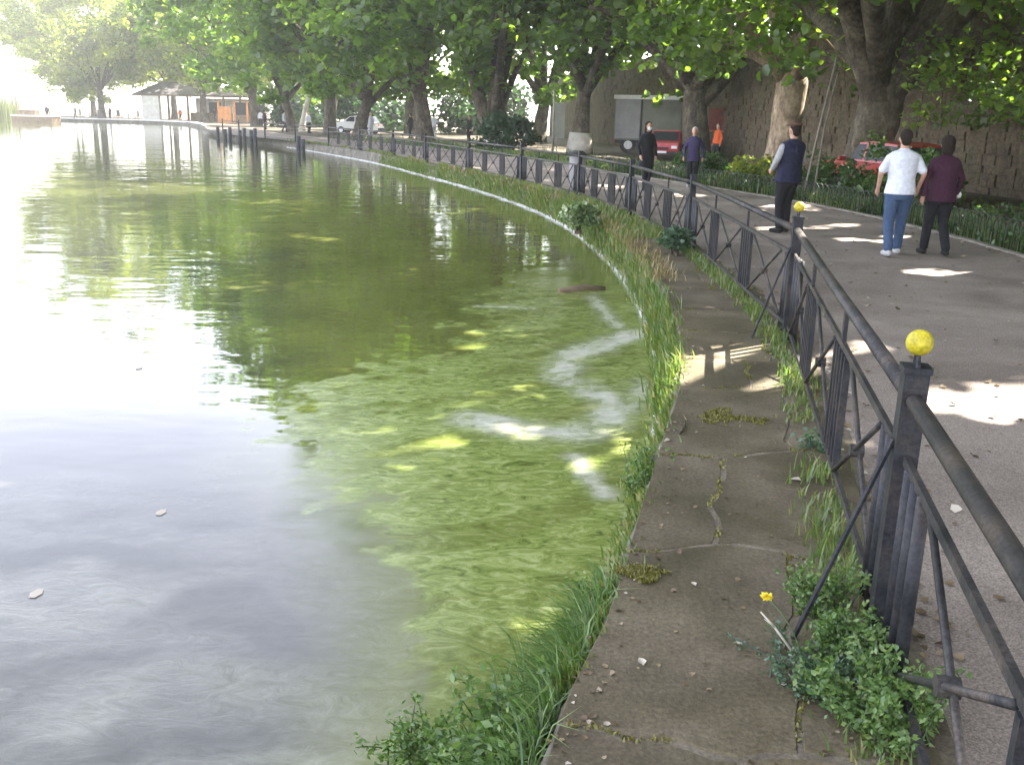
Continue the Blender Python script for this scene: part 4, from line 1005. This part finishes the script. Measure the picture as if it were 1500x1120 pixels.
def person(loc, rz, label, H=1.72, legs=None, arms=None, top='white', trousers='jeans', hair='hair', shoes='shoe', sleeve='short', coat=None, lean=0.0, hairstyle='short', cap=None, mask=False, vest_sleeves=None, fem=False, near=True, group=None, wide=1.0):
    s = H / 1.72
    t = thing('person', loc, label, 'person', group, rz)
    t.scale = (s, s, s)
    vx = .011 if near else .018
    L_ = legs or dict(l=((-.09, .06, .49), (-.10, .02, .085)), r=((.09, .06, .49), (.10, .02, .085)))
    A_ = arms or dict(l=((-.245, -.03, 1.13), (-.25, .06, .88)), r=((.245, -.03, 1.13), (.25, .06, .88)))
    yl = lambda z: lean * max(0, z - .9)
    sw = (.185 if not fem else .165) * wide
    body = MB()
    body.rings([(0, yl(z), z, rx * wide, ry * wide) for z, rx, ry in ((.80, .12, .10), (.88, .16, .115), (.97, .155, .11), (1.07, .135, .10), (1.2, .15, .11), (1.33, .165, .11), (1.42, .14, .085))] + [(0, yl(1.47), 1.47, .062, .06), (0, yl(1.55) + .01, 1.55, .055, .058)], 16)
    hy = yl(1.6) + .015
    body.ball((0, hy, 1.615), (.076, .095, .112), 16, 12)
    body.ball((0, hy + .098, 1.60), (.014, .02, .022), 8, 6)          # nose
    body.ball((0, hy + .055, 1.535), (.045, .035, .03), 8, 6)         # jaw
    for sd in (-1, 1): body.ball((sd * .08, hy - .005, 1.605), (.012, .022, .032), 8, 6)
    for key, sd in (('l', -1), ('r', 1)):
        k, a = L_[key]; el, wr = A_[key]
        sh = (sd * (sw - .02), yl(1.36), 1.365)
        chain(body, [(sd * .085, yl(.88), .90), k, a], [.082, .054, .036])
        ft = np.array(a); chain(body, [ft + [0, -.03, -.03], ft + [sd * .02, .14, -.05]], [.036, .026], 8)
        chain(body, [sh, el, wr], [.048, .038, .026])
        hand(body, wr, el, sd)
    bo = body.build('body', M['skin'], t, smooth=True); remesh_later(bo, vx, 2)
    # top
    tp = MB(); g = .022; zlow = .86 if coat is None else coat
    tp.rings([(0, yl(z), z, rx * wide + g, ry * wide + g + (.012 if z < 1.1 else 0)) for z, rx, ry in (((zlow, .175, .125),) + (((.6 + zlow) / 2 + .15, .17, .125),) * 0) + ((.97, .158, .115), (1.07, .143, .105), (1.2, .155, .113), (1.33, .172, .112), (1.385, .168, .10), (1.43, .128, .082))] + [(0, yl(1.462), 1.462, .078, .07), (0, yl(1.485), 1.485, .064, .064)], 18)
    slv = MB() if vest_sleeves else tp
    for key, sd in (('l', -1), ('r', 1)):
        el, wr = (np.array(q) for q in A_[key]); sh = np.array((sd * (sw - .025), yl(1.36), 1.362))
        if sleeve == 'short': chain(slv, [sh, sh + (el - sh) * .5, sh + (el - sh) * .82], [.056, .060, .064])
        else: chain(slv, [sh, el, el + (wr - el) * .93], [.056, .053, .044])
    o = tp.build('shirt' if coat is None else 'coat', M['c_' + top], t, smooth=True); remesh_later(o, vx * 1.25, 3)
    if vest_sleeves:
        o = slv.build('sleeves', M['c_' + vest_sleeves], t, smooth=True); remesh_later(o, vx * 1.25, 2)
    tr = MB(); tr.rings([(0, yl(z), z, rx * wide, ry * wide) for z, rx, ry in ((.78, .14, .12), (.86, .178, .138), (.94, .172, .13), (1.0, .155, .12))], 16)
    for key, sd in (('l', -1), ('r', 1)):
        k, a = (np.array(q) for q in L_[key])
        chain(tr, [(sd * .088, yl(.86), .87), k, a + [0, 0, .02]], [.102 * wide, .076, .064])
    o = tr.build('trousers', M['c_' + trousers], t, smooth=True); remesh_later(o, vx * 1.25, 3)
    for key, sd in (('l', -1), ('r', 1)):
        a = np.array(L_[key][1]); sh_ = MB(); 
        chain(sh_, [a + [0, -.045, -.035], a + [sd * .012, .06, -.04], a + [sd * .022, .165, -.052]], [.046, .045, .034], 10)
        o = sh_.build('shoe', M['c_' + shoes], t, smooth=True); remesh_later(o, vx, 2)
    hr = MB()
    if hairstyle == 'short': hr.ball((0, hy - .022, 1.645), (.085, .092, .098), 16, 10); hr.ball((0, hy - .05, 1.58), (.07, .055, .07), 12, 8)
    elif hairstyle == 'bob': hr.ball((0, hy - .025, 1.645), (.10, .105, .105), 16, 10); hr.ball((0, hy - .05, 1.56), (.10, .07, .11), 14, 8)
    else: hr.ball((0, hy - .022, 1.645), (.09, .095, .10), 16, 10); hr.ball((0, hy - .06, 1.5), (.085, .06, .18), 14, 10); [hr.ball((sd * .078, hy - .01, 1.54), (.026, .04, .13), 8, 8) for sd in (-1, 1)]
    o = hr.build('hair', M['c_' + hair], t, smooth=True); remesh_later(o, vx, 2)
    if cap:
        cp_ = MB(); cp_.ball((0, hy - .01, 1.70), (.105, .115, .045), 16, 8); cp_.ball((0, hy + .10, 1.685), (.075, .07, .014), 14, 6)
        o = cp_.build('cap', M['c_' + cap], t, smooth=True); remesh_later(o, vx, 2)
    if mask:
        mk = MB(); mk.ball((0, hy + .075, 1.562), (.062, .036, .052), 14, 8); mk.build('face_mask', M['c_mask'], t, smooth=True)
    return t

walkA = dict(l=((-.10, .02, .48), (-.12, -.20, .10)), r=((.10, .13, .50), (.10, .17, .085)))
walkB = dict(l=((-.09, .13, .50), (-.09, .18, .085)), r=((.09, .03, .48), (.10, -.20, .11)))
arms_w = dict(l=((-.27, -.07, 1.13), (-.265, -.02, .88)), r=((.27, .02, 1.13), (.26, .14, .90)))
arms_front = dict(l=((-.29, -.02, 1.14), (-.27, .12, .93)), r=((.29, -.02, 1.14), (.27, .12, .93)))
p_white = person((5.42, 13.75, .0), R(-6), 'person walking away in a white short-sleeved shirt and blue jeans', 1.74, walkA, arms_front, 'white', 'jeans', 'hair', 'paleshoe', lean=.04, wide=1.12)
p_maroon = person((6.05, 13.85, .0), R(-4), 'person with short black hair walking away in a dark maroon top and black trousers', 1.66, walkB, arms_w, 'maroon', 'black', 'hair', 'shoe', sleeve='long', coat=.80, hairstyle='bob', fem=True, wide=1.14)
hs = MB(); hs.ball((0, 0, 0), (.035, .02, .045), 10, 6); o_ = hs.build('paper_cup', M['white'], smooth=True); o_.location = (6.36, 13.97, .86); setp(o_, 'small white paper held low by the person in maroon', 'paper')
p_cap = person((4.55, 16.35, 0), R(28), 'person in a brown flat cap and navy vest with pale grey sleeves', 1.80, dict(l=((-.09, .05, .49), (-.10, .0, .085)), r=((.09, .07, .49), (.09, .06, .085))),
               dict(l=((-.27, .0, 1.15), (-.20, .16, 1.0)), r=((.27, .0, 1.15), (.20, .16, 1.0))), 'navy', 'black', 'hair', 'shoe', sleeve='long', coat=.80, cap='brown', vest_sleeves='grey', lean=-.08, wide=1.24)
p_black = person((3.35, 25.3, 0), R(200), 'person all in black with long dark hair and a white face mask', 1.72, walkA, arms_w, 'black', 'black', 'hair', 'shoe', sleeve='long', coat=.60, hairstyle='long', mask=True, fem=True)
p_navy = person((4.75, 26.4, 0), R(165), 'white-haired person in a dark purple jacket leaning on a stick-straight stance by the path', 1.60, walkB, arms_w, 'purple', 'black', 'whitehair', 'paleshoe', sleeve='long', coat=.78, lean=.05)
p_navy['label'] = 'white-haired person in a dark purple jacket and black trousers'
person((8.4, 41.3, 0), R(120), 'small far person in an orange-red top in front of the red board', 1.62, walkA, None, 'orange', 'black', sleeve='long', near=False)
person((-5.75, 68.0, 0), R(10), 'far person in a white shirt walking on the promenade', 1.74, walkB, arms_front, 'white', 'grey', near=False)
person((-10.9, 73.5, 0), R(190), 'far person in pale blue-grey clothes beyond the fence', 1.74, walkA, None, 'pale', 'pale', sleeve='long', near=False)
person((-7.6, 70.5, 0), R(60), 'far person in black holding something white left of the white-shirted walker', 1.74, walkA, arms_front, 'black', 'black', sleeve='long', coat=.75, near=False)
person((-35.0, 133.0, 0), R(150), 'far person in white right of the orange wooden stall', 1.74, None, None, 'white', 'pale', sleeve='long', near=False)
for k, (x_, y_, c1, lab) in enumerate(((-30.2, 122, 'pink', 'far person in a pinkish top beside the orange stall'), (-28.0, 121, 'brown', 'far person in brown between two others past the orange stall'), (-33.0, 124, 'black', 'far person in dark clothes close to the orange stall'),
                                      (-62.5, 140, 'black', 'dark standing figure at the far promenade under the leftmost tree'), (-58, 141, 'brown', 'brown-clad figure under the leftmost tree'), (-67, 141, 'navy', 'navy-clad figure at the far left of the promenade'),
                                      (-17.0, 80.5, 'white', 'far person in white near the white parked car'), (-19.8, 84.0, 'grey', 'far person in grey between the pale trunks and the fence end'), (-23.5, 92.0, 'maroon', 'far person in dark red beyond the fence end'), (-27.0, 104, 'pale', 'far person in pale blue near the thickets'),
                                      (-47.5, 139.5, 'orange', 'figure in orange standing under the pavilion roof'), (-42.6, 139.5, 'black', 'figure in black standing at the pavilion counter'), (-3.0, 62.0, 'green', 'far person in dark green by the reddish trunk'))):
    person((x_, y_, -.02), R(40 * k), lab, 1.72, walkA if k % 2 else None, None, c1, 'black', sleeve='long', near=False, group='small figures on the far promenade')

# ------------------------------------------------------------------ vehicles
def car(loc, rz, label, paint, scale=1.0):
    t = thing('parked_car', loc, label, 'car', None, rz); t.scale = (scale,) * 3
    W = .80
    prof = [(-1.95, .32), (-2.0, .55), (-1.92, .80), (-1.2, .92), (1.1, .95), (1.95, .88), (2.0, .6), (1.92, .32)]
    mb = MB(); n = len(prof)
    for f, xs in ((1, -W), (1, W)): pass
    secs = [(-W, .97, .03), (-W + .06, 1.0, 0), (W - .06, 1.0, 0), (W, .97, .03)]
    for x, sc, dz in secs: mb.v += [(x, y * sc, z if z < .5 else z - dz) for y, z in prof]
    for k in range(3):
        for i in range(n):
            a, b = k * n + i, k * n + (i + 1) % n; mb.f.append((b, a, a + n, b + n)); mb.m.append(0)
    mb.f += [tuple(range(n)), tuple(reversed(range(3 * n, 4 * n)))]; mb.m += [0, 0]
    cab = [(-1.65, .90), (-1.35, 1.38), (-.3, 1.45), (.45, 1.40), (1.15, .93)]
    k = len(cab); v0 = [(-W + .04, y, z) if z < 1 else (-W + .17, y, z) for y, z in cab] + [(W - .04, y, z) if z < 1 else (W - .17, y, z) for y, z in cab]
    mb.add(v0, [tuple(range(k)), tuple(reversed(range(k, 2 * k)))] + [((i + 1) % k, i, k + i, k + (i + 1) % k) for i in range(k)])
    mb.build('body', paint, t)
    g = .006
    ws = MB(); ws.add([(-W + .12, 1.10 + g, .97), (W - .12, 1.10 + g, .97), (W - .22, .50 + g, 1.37), (-W + .22, .50 + g, 1.37)], [(0, 1, 2, 3)]); ws.build('windscreen', M['glass'], t)
    rw_ = MB(); rw_.add([(W - .12, -1.62 - g, .98), (-W + .12, -1.62 - g, .98), (-W + .22, -1.385 - g, 1.34), (W - .22, -1.385 - g, 1.34)], [(0, 1, 2, 3)]); rw_.build('rear_window', M['glass'], t)
    for s_ in (-1, 1):
        x0_, x1_ = s_ * (W - .035), s_ * (W - .148)
        for (a, b, c_, d_) in (((.95, .98), (.06, .98), (.06, 1.36), (.42, 1.36)), ((-.02, .98), (-1.42, .98), (-1.25, 1.34), (-.02, 1.37))):
            f = (lambda z: s_ * (W - .04 - .13 * (z - .90) / .48 + g + .008))
            q = MB(); vs = [(f(p[1]), p[0], p[1]) for p in (a, b, c_, d_)]; q.add(vs, [(0, 1, 2, 3) if s_ < 0 else (3, 2, 1, 0)]); q.build('side_window', M['glass'], t)
        MB().box((s_ * .56, 1.965, .68), (.26, .06, .15)).build('headlight', M['lamp'], t)
        MB().box((s_ * .62, -1.955, .72), (.18, .06, .18)).build('tail_light', M['tail'], t)
        MB().box((s_ * (W + .09), .78, .98), (.16, .10, .12)).build('wing_mirror', paint, t)
        for y in (-1.22, 1.22):
            w = MB().tube([(s_ * (W - .17), y, .29), (s_ * (W + .015), y, .29)], .29, 18).build('wheel', M['tyre'], t)
            MB().tube([(s_ * (W - .05), y, .29), (s_ * (W + .022), y, .29)], .17, 14).build('rim', M['rim'], w)
    MB().box((0, 1.99, .42), (1.5, .07, .16)).build('bumper', M['black'], t)
    MB().box((0, -1.985, .42), (1.5, .07, .16)).build('bumper', M['black'], t)
    MB().box((0, 2.005, .64), (.62, .04, .10)).build('grille', M['black'], t)
    MB().box((0, 2.03, .46), (.44, .012, .10)).build('number_plate', M['white'], t)
    return t
car((7.0, 46.0, -.1), R(165), 'bright red parked car by the grey kiosk behind the person in black', M['red_car'], .95)
car((9.62, 25.4, -.08), R(14), 'dark red parked car behind the couple in front of the castle wall', M['dark_red_car'], 1.0)
def scooter(): pass
# white parked cars far along the promenade
car((-13.2, 82.0, 0), R(80), 'white parked car far along the promenade left of the pale figure', M['white'], 1.0)

# ------------------------------------------------------------------ kiosk, boards, poles
k = thing('box_truck', (6.75, 51, 0), 'grey box truck with a white top rail parked among the tree trunks', 'truck', rz=R(-6))
MB().box((0, 1.1, 1.72), (3.5, 2.1, 2.1)).build('cargo_box', M['olive_panel'], k)
MB().box((-1.08, .03, 1.74), (1.25, .05, 1.98)).build('side_panel', M['grey_panel'], k)
MB().box((.66, .03, 1.74), (1.95, .05, 1.98)).build('side_panel', M['olive_panel'], k)
MB().box((-.38, .02, 1.74), (.09, .06, 2.05)).build('door_post', M['black'], k)
MB().box((0, 1.1, 2.84), (3.6, 2.2, .10)).build('roof', M['white'], k)
MB().box((0, -.03, 2.80), (3.66, .08, .2)).build('top_rail', M['white'], k)
MB().box((0, 1.1, .58), (3.4, 1.7, .16)).build('chassis', M['black'], k)
MB().extrude_x([(.1, .45), (2.1, .45), (2.1, 2.3), (.25, 2.3), (.1, 1.5)], 1.85, 3.4).build('cab', M['white'], k)
MB().box((2.6, .10, 1.85), (1.0, .04, .6)).build('cab_window', M['glass'], k)
for x_ in (-1.0, 2.7):
    for y_ in (.2, 2.0):
        w = MB().tube([(x_, y_ - .13, .42), (x_, y_ + .13, .42)], .42, 18).build('wheel', M['tyre'], k)
        MB().tube([(x_, y_ - .15, .42), (x_, y_ + .15, .42)], .22, 14).build('rim', M['rim'], w)
MB().box((-1.74, .3, .66), (.06, .3, .14)).build('tail_light', M['tail'], k)
MB().box((-1.74, 1.9, .66), (.06, .3, .14)).build('tail_light', M['tail'], k)
b = thing('notice_board', (10.0, 47.5, 0), 'dark red notice board on two posts behind the orange-topped person', 'board')
MB().box((0, 0, 1.75), (1.7, .08, 1.1)).build('panel', M['red_sign'], b); MB().box((0, -.06, 1.25), (1.75, .12, .09)).build('shelf', M['wood_orange'], b)
for s_ in (-.8, .8): MB().box((s_, .07, .9), (.09, .06, 1.9)).build('leg', M['wood'], b)
MB().prism([(-1.0, -.25), (1.0, -.25), (1.0, .25), (-1.0, .25)], 2.36, 2.44).build('board_roof', M['wood'], b)
b = thing('banner', (8.72, 45.4, 0), 'tall narrow white banner on a pole beside the thick-limbed trunk', 'banner')
MB().tube([(0, 0, 0), (0, 0, 2.4)], .02, 6).build('pole', M['iron'], b)
mb = MB(); mb.v = []; 
for i, z in enumerate(np.linspace(.55, 2.3, 7)):
    w_ = .34 - .28 * i / 6 + .02
    mb.v += [(.02, .012, z), (-w_ * .9, .012 + .02 * math.sin(i), z), (.02, -.012, z), (-w_ * .9, -.012 + .02 * math.sin(i), z)]
for i in range(6):
    a = i * 4; mb.f += [(a, a + 1, a + 5, a + 4), (a + 3, a + 2, a + 6, a + 7), (a + 1, a + 3, a + 7, a + 5)]; mb.m += [0] * 3
mb.build('cloth', M['white'], b)
pl = thing('leaning_poles', (6.9, 23.4, 0), 'pair of thin pale poles leaning together beside the tan trunk', 'poles')
MB().tube([(0, 0, -.05), (.22, 0, 1.6), (.5, .1, 3.3)], [.03, .026, .018], 6).build('pole', M['kerb'], pl, smooth=True)
MB().tube([(.26, .05, -.05), (.36, .05, 1.6), (.56, .12, 2.9)], [.026, .022, .016], 6).build('pole', M['kerb'], pl, smooth=True)
gp = thing('sign_pole', (1.6, 44, 0), 'slim grey pole standing left of the limewashed tree', 'pole')
MB().tube([(0, 0, 0), (0, 0, 2.9)], .05, 8).build('post', M['kerb'], gp, smooth=True); MB().box((.25, 0, 1.6), (.5, .05, 1.5)).build('panel', M['olive_panel'], gp)
bo = thing('litter_bin', (1.55, 24.9, 0), 'pale grey litter bin with a dark lid just beyond the fence', 'bin')
MB().rings([(0, 0, 0, .17, .17), (0, 0, .05, .19, .19), (0, 0, .85, .21, .21)], 14).build('drum', M['grey_panel'], bo, smooth=True)
MB().rings([(0, 0, .86, .23, .23), (0, 0, .92, .23, .23), (0, 0, .99, .12, .12)], 14).build('lid', M['black'], bo)

# far shore -------------------------------------------------------------
pv = thing('pavilion', (-46, 146, 0), 'low lakeside pavilion with a wide dark roof and a white stone pillar', 'pavilion')
mb = MB(); mb.add([(-9.4, -3, 3.55), (8.6, -3, 3.45), (8.6, 5, 3.45), (-9.4, 5, 3.55), (-6.5, 1, 5.4), (1.0, 1, 5.1)], [(3, 2, 1, 0), (0, 1, 5, 4), (1, 2, 5), (2, 3, 4, 5), (3, 0, 4)]); mb.build('roof', M['slate'], pv)
MB().box((-.4, -3.03, 3.4), (18.1, .12, .28)).build('eaves_board', M['wood'], pv)
MB().box((-6.9, -2.6, 1.65), (2.5, 1.0, 3.3)).build('pillar', M['plaster'], pv)
for x_ in (-4.4, -1.6, .8, 3.6, 6.0, 8.3): MB().box((x_, -2.7, 1.65), (.28, .28, 3.3)).build('roof_post', M['wood'], pv)
MB().box((2.8, 4.4, 1.6), (11, .3, 3.2)).build('back_wall', M['plaster'], pv)
MB().box((1.5, -1.8, .55), (6, .6, 1.1)).build('counter', M['wood'], pv)
for x_ in (0.2, 4.6): MB().box((x_, 4.2, 1.5), (1.8, .12, 2.2)).build('doorway', M['black'], pv)
os_ = thing('wooden_stall', (-35.2, 126, 0), 'orange wooden stall with a flat roof at the water edge right of the pavilion', 'stall')
MB().box((0, 0, 2.75), (5.6, 3, .18)).build('roof', M['wood'], os_)
for x_ in (-2.4, -.4, 1.2, 2.5): MB().box((x_, -1.3, 1.35), (.22, .22, 2.7)).build('post', M['wood_orange'], os_)
MB().box((-1.6, -1.2, 1.0), (1.5, .3, 2.0)).build('door', M['wood_orange'], os_)
MB().box((.9, .9, 1.3), (4, .2, 2.5)).build('back_wall', M['black'], os_)
MB().box((1.0, -1.1, .5), (2.8, .5, 1.0)).build('counter', M['wood'], os_)
# low white kerb of the promenade
yy = BANK[25:30]; PB = resample(yy, 2.0); pn = normals(PB); mb = MB()
for i in range(len(PB) - 1): mb.bar((*(PB[i] + pn[i] * .1), .0), (*(PB[i + 1] + pn[i + 1] * .1), .0), .3, .18)
setp(mb.build('promenade_edge', M['plaster']), kind='structure')
mb = MB()
for i in range(len(PB) - 1):
    a, c = PB[i], PB[i + 1]; mb.add([(*a, -1.0), (*c, -1.0), (*c, -.05), (*a, -.05)], [(0, 1, 2, 3)])
setp(mb.build('promenade_wall', M['quay']), kind='structure')
# railing on the left end of the promenade
rl = thing('white_railing', (-84, 141.5, 0), 'thin pale railing along the promenade at the far left', 'railing')
xs = np.arange(-100, -66, 2.2)
for x_ in xs: MB().tube([(x_, 141.8, 0), (x_, 141.8, 2.6)], .07, 5).build('railing_post', M['kerb'], rl, world=True)
for z_ in (.6, 1.5, 2.5): MB().tube([(xs[0], 141.8, z_), (xs[-1], 141.8, z_)], .035, 5).build('rail', M['kerb'], rl, world=True)
for k, x_ in enumerate((-72.5, -70)): 
    ms = thing('lamp_mast', (x_ - 2 * k, 142.5, 0), ['thin tall mast at the far left rising beside the leftmost tree', 'shorter thin mast left of the tall one at the far left'][k], 'mast')
    MB().tube([(0, 0, 0), (0, 0, 12 - 4 * k)], [.12, .07], 6).build('pole', M['kerb'], ms); MB().box((.5, 0, 12 - 4 * k), (1.1, .2, .12)).build('lamp_head', M['kerb'], ms)
# moored pontoon
pb = thing('pontoon_boat', (-59.5, 122.5, WATER_Z), 'flat wooden pontoon boat floating at the far left of the lake', 'boat')
MB().prism([(-2.7, -1), (2.3, -1), (2.9, 0), (2.3, 1), (-2.7, 1)], -.2, .8).build('hull', M['wood'], pb)
MB().prism([(-2.75, -1.05), (2.35, -1.05), (3.0, 0), (2.35, 1.05), (-2.75, 1.05)], .8, .95).build('gunwale', M['plaster'], pb)
MB().box((-1, 0, 1.25), (2.2, 1.3, .6)).build('deck_box', M['wood'], pb)
for x_ in (-2.3, 1.6): MB().tube([(x_, 0, .9), (x_, 0, 2.6)], .06, 6).build('mooring_pole', M['wood'], pb)
# reeds at the left edge
rq = np.random.default_rng(9); n = 2600
P = np.c_[rq.normal(-73, 3.0, n), rq.normal(131, 1.6, n), np.full(n, WATER_Z - .1)]
setp(blades('reeds', P, rq.uniform(2.6, 4.6, n), .18, .09, rq.random(n), M['reed'], 10), 'yellow-green reed bed at the far left edge of the lake', 'reeds', kind='stuff')
# dark mooring posts by the bank
mp_ = None
for k, (x_, y_, h_) in enumerate(((-21.9, 74.2, 1.15), (-21.0, 73.0, 1.0), (-20.2, 71.5, 1.2), (-18.9, 69.4, 1.0), (-18.2, 68.0, 1.25), (-17.4, 66.8, 1.1), (-16.9, 65.9, 1.3), (-11.7, 55.4, 1.1), (-11.3, 54.7, .9))):
    o = MB().tube([(0, 0, -1.2), (0, 0, .3), (.02, 0, h_ * .8)], [.14, .13, .12], 8).build('mooring_post', M['dark_post'], smooth=True); o.location = (x_ - .55, y_ - .3, WATER_Z)
    lab = ['dark mooring post, leftmost of the row in the water', 'dark mooring post, second from the left of the row', 'dark mooring post, third from the left of the row', 'dark mooring post at the middle of the row in the water', 'tall dark mooring post just right of the middle of the row',
           'dark mooring post, second from the right end of the row', 'tallest dark mooring post at the right end of the row', 'dark mooring post of the lone pair nearer the viewer, the taller one', 'dark mooring post of the lone pair nearer the viewer, the shorter one'][k]
    setp(o, lab, 'post', 'dark mooring posts in the water')
# a wooden gatepost pair of white boards among the far trees and tables
for k, (x_, y_, lab) in enumerate(((-57.5, 139, 'dark cafe table under the leftmost tree'), (-60.5, 140, 'dark cafe table furthest left on the promenade'), (-54.6, 139, 'dark cafe table just left of the pavilion pillar'))):
    t = thing('cafe_table', (x_, y_, 0), lab, 'table', 'cafe tables on the far promenade')
    MB().rings([(0, 0, .72, .7, .7), (0, 0, .78, .7, .7)], 12).build('table_top', M['black'], t); MB().tube([(0, 0, 0), (0, 0, .72)], .06, 6).build('leg', M['black'], t)
    for s_ in (-1.1, 1.1):
        c_ = thing('cafe_chair', (x_ + s_, y_, 0), ('left ' if s_ < 0 else 'right ') + 'chair at the ' + lab, 'chair', 'cafe chairs on the far promenade')
        MB().box((0, 0, .45), (.5, .5, .06)).build('seat', M['black'], c_); MB().box((np.sign(s_) * .24, 0, .85), (.06, .5, .8)).build('backrest', M['black'], c_)
        for ax in (-.2, .2):
            for ay in (-.2, .2): MB().box((ax, ay, .21), (.05, .05, .42)).build('leg', M['black'], c_)

# ------------------------------------------------------------------ thin summer haze, also standing in for lens glare
HZ = 0.0009
hm, hnt, hout = new_mat('haze')
pv_ = N(hnt, 'ShaderNodeVolumePrincipled'); pv_.inputs['Color'].default_value = (.95, .95, .93, 1); pv_.inputs['Density'].default_value = HZ; pv_.inputs['Anisotropy'].default_value = 0.3
hnt.links.new(pv_.outputs[0], hout.inputs['Volume'])
hz = MB().box((0, 0, 17), (1720, 1720, 38)).build('haze', hm); hz['kind'] = 'stuff'; hz['label'] = 'thin pale summer haze over the lake, standing also for lens glare'
SC.cycles.volume_bounces = 1

# ------------------------------------------------------------------ finish the remeshed bodies
dg = bpy.context.evaluated_depsgraph_get(); dg.update()
for o in PENDING:
    me = bpy.data.meshes.new_from_object(o.evaluated_get(dg)); o.modifiers.clear(); o.data = me
    me.polygons.foreach_set('use_smooth', [True] * len(me.polygons))
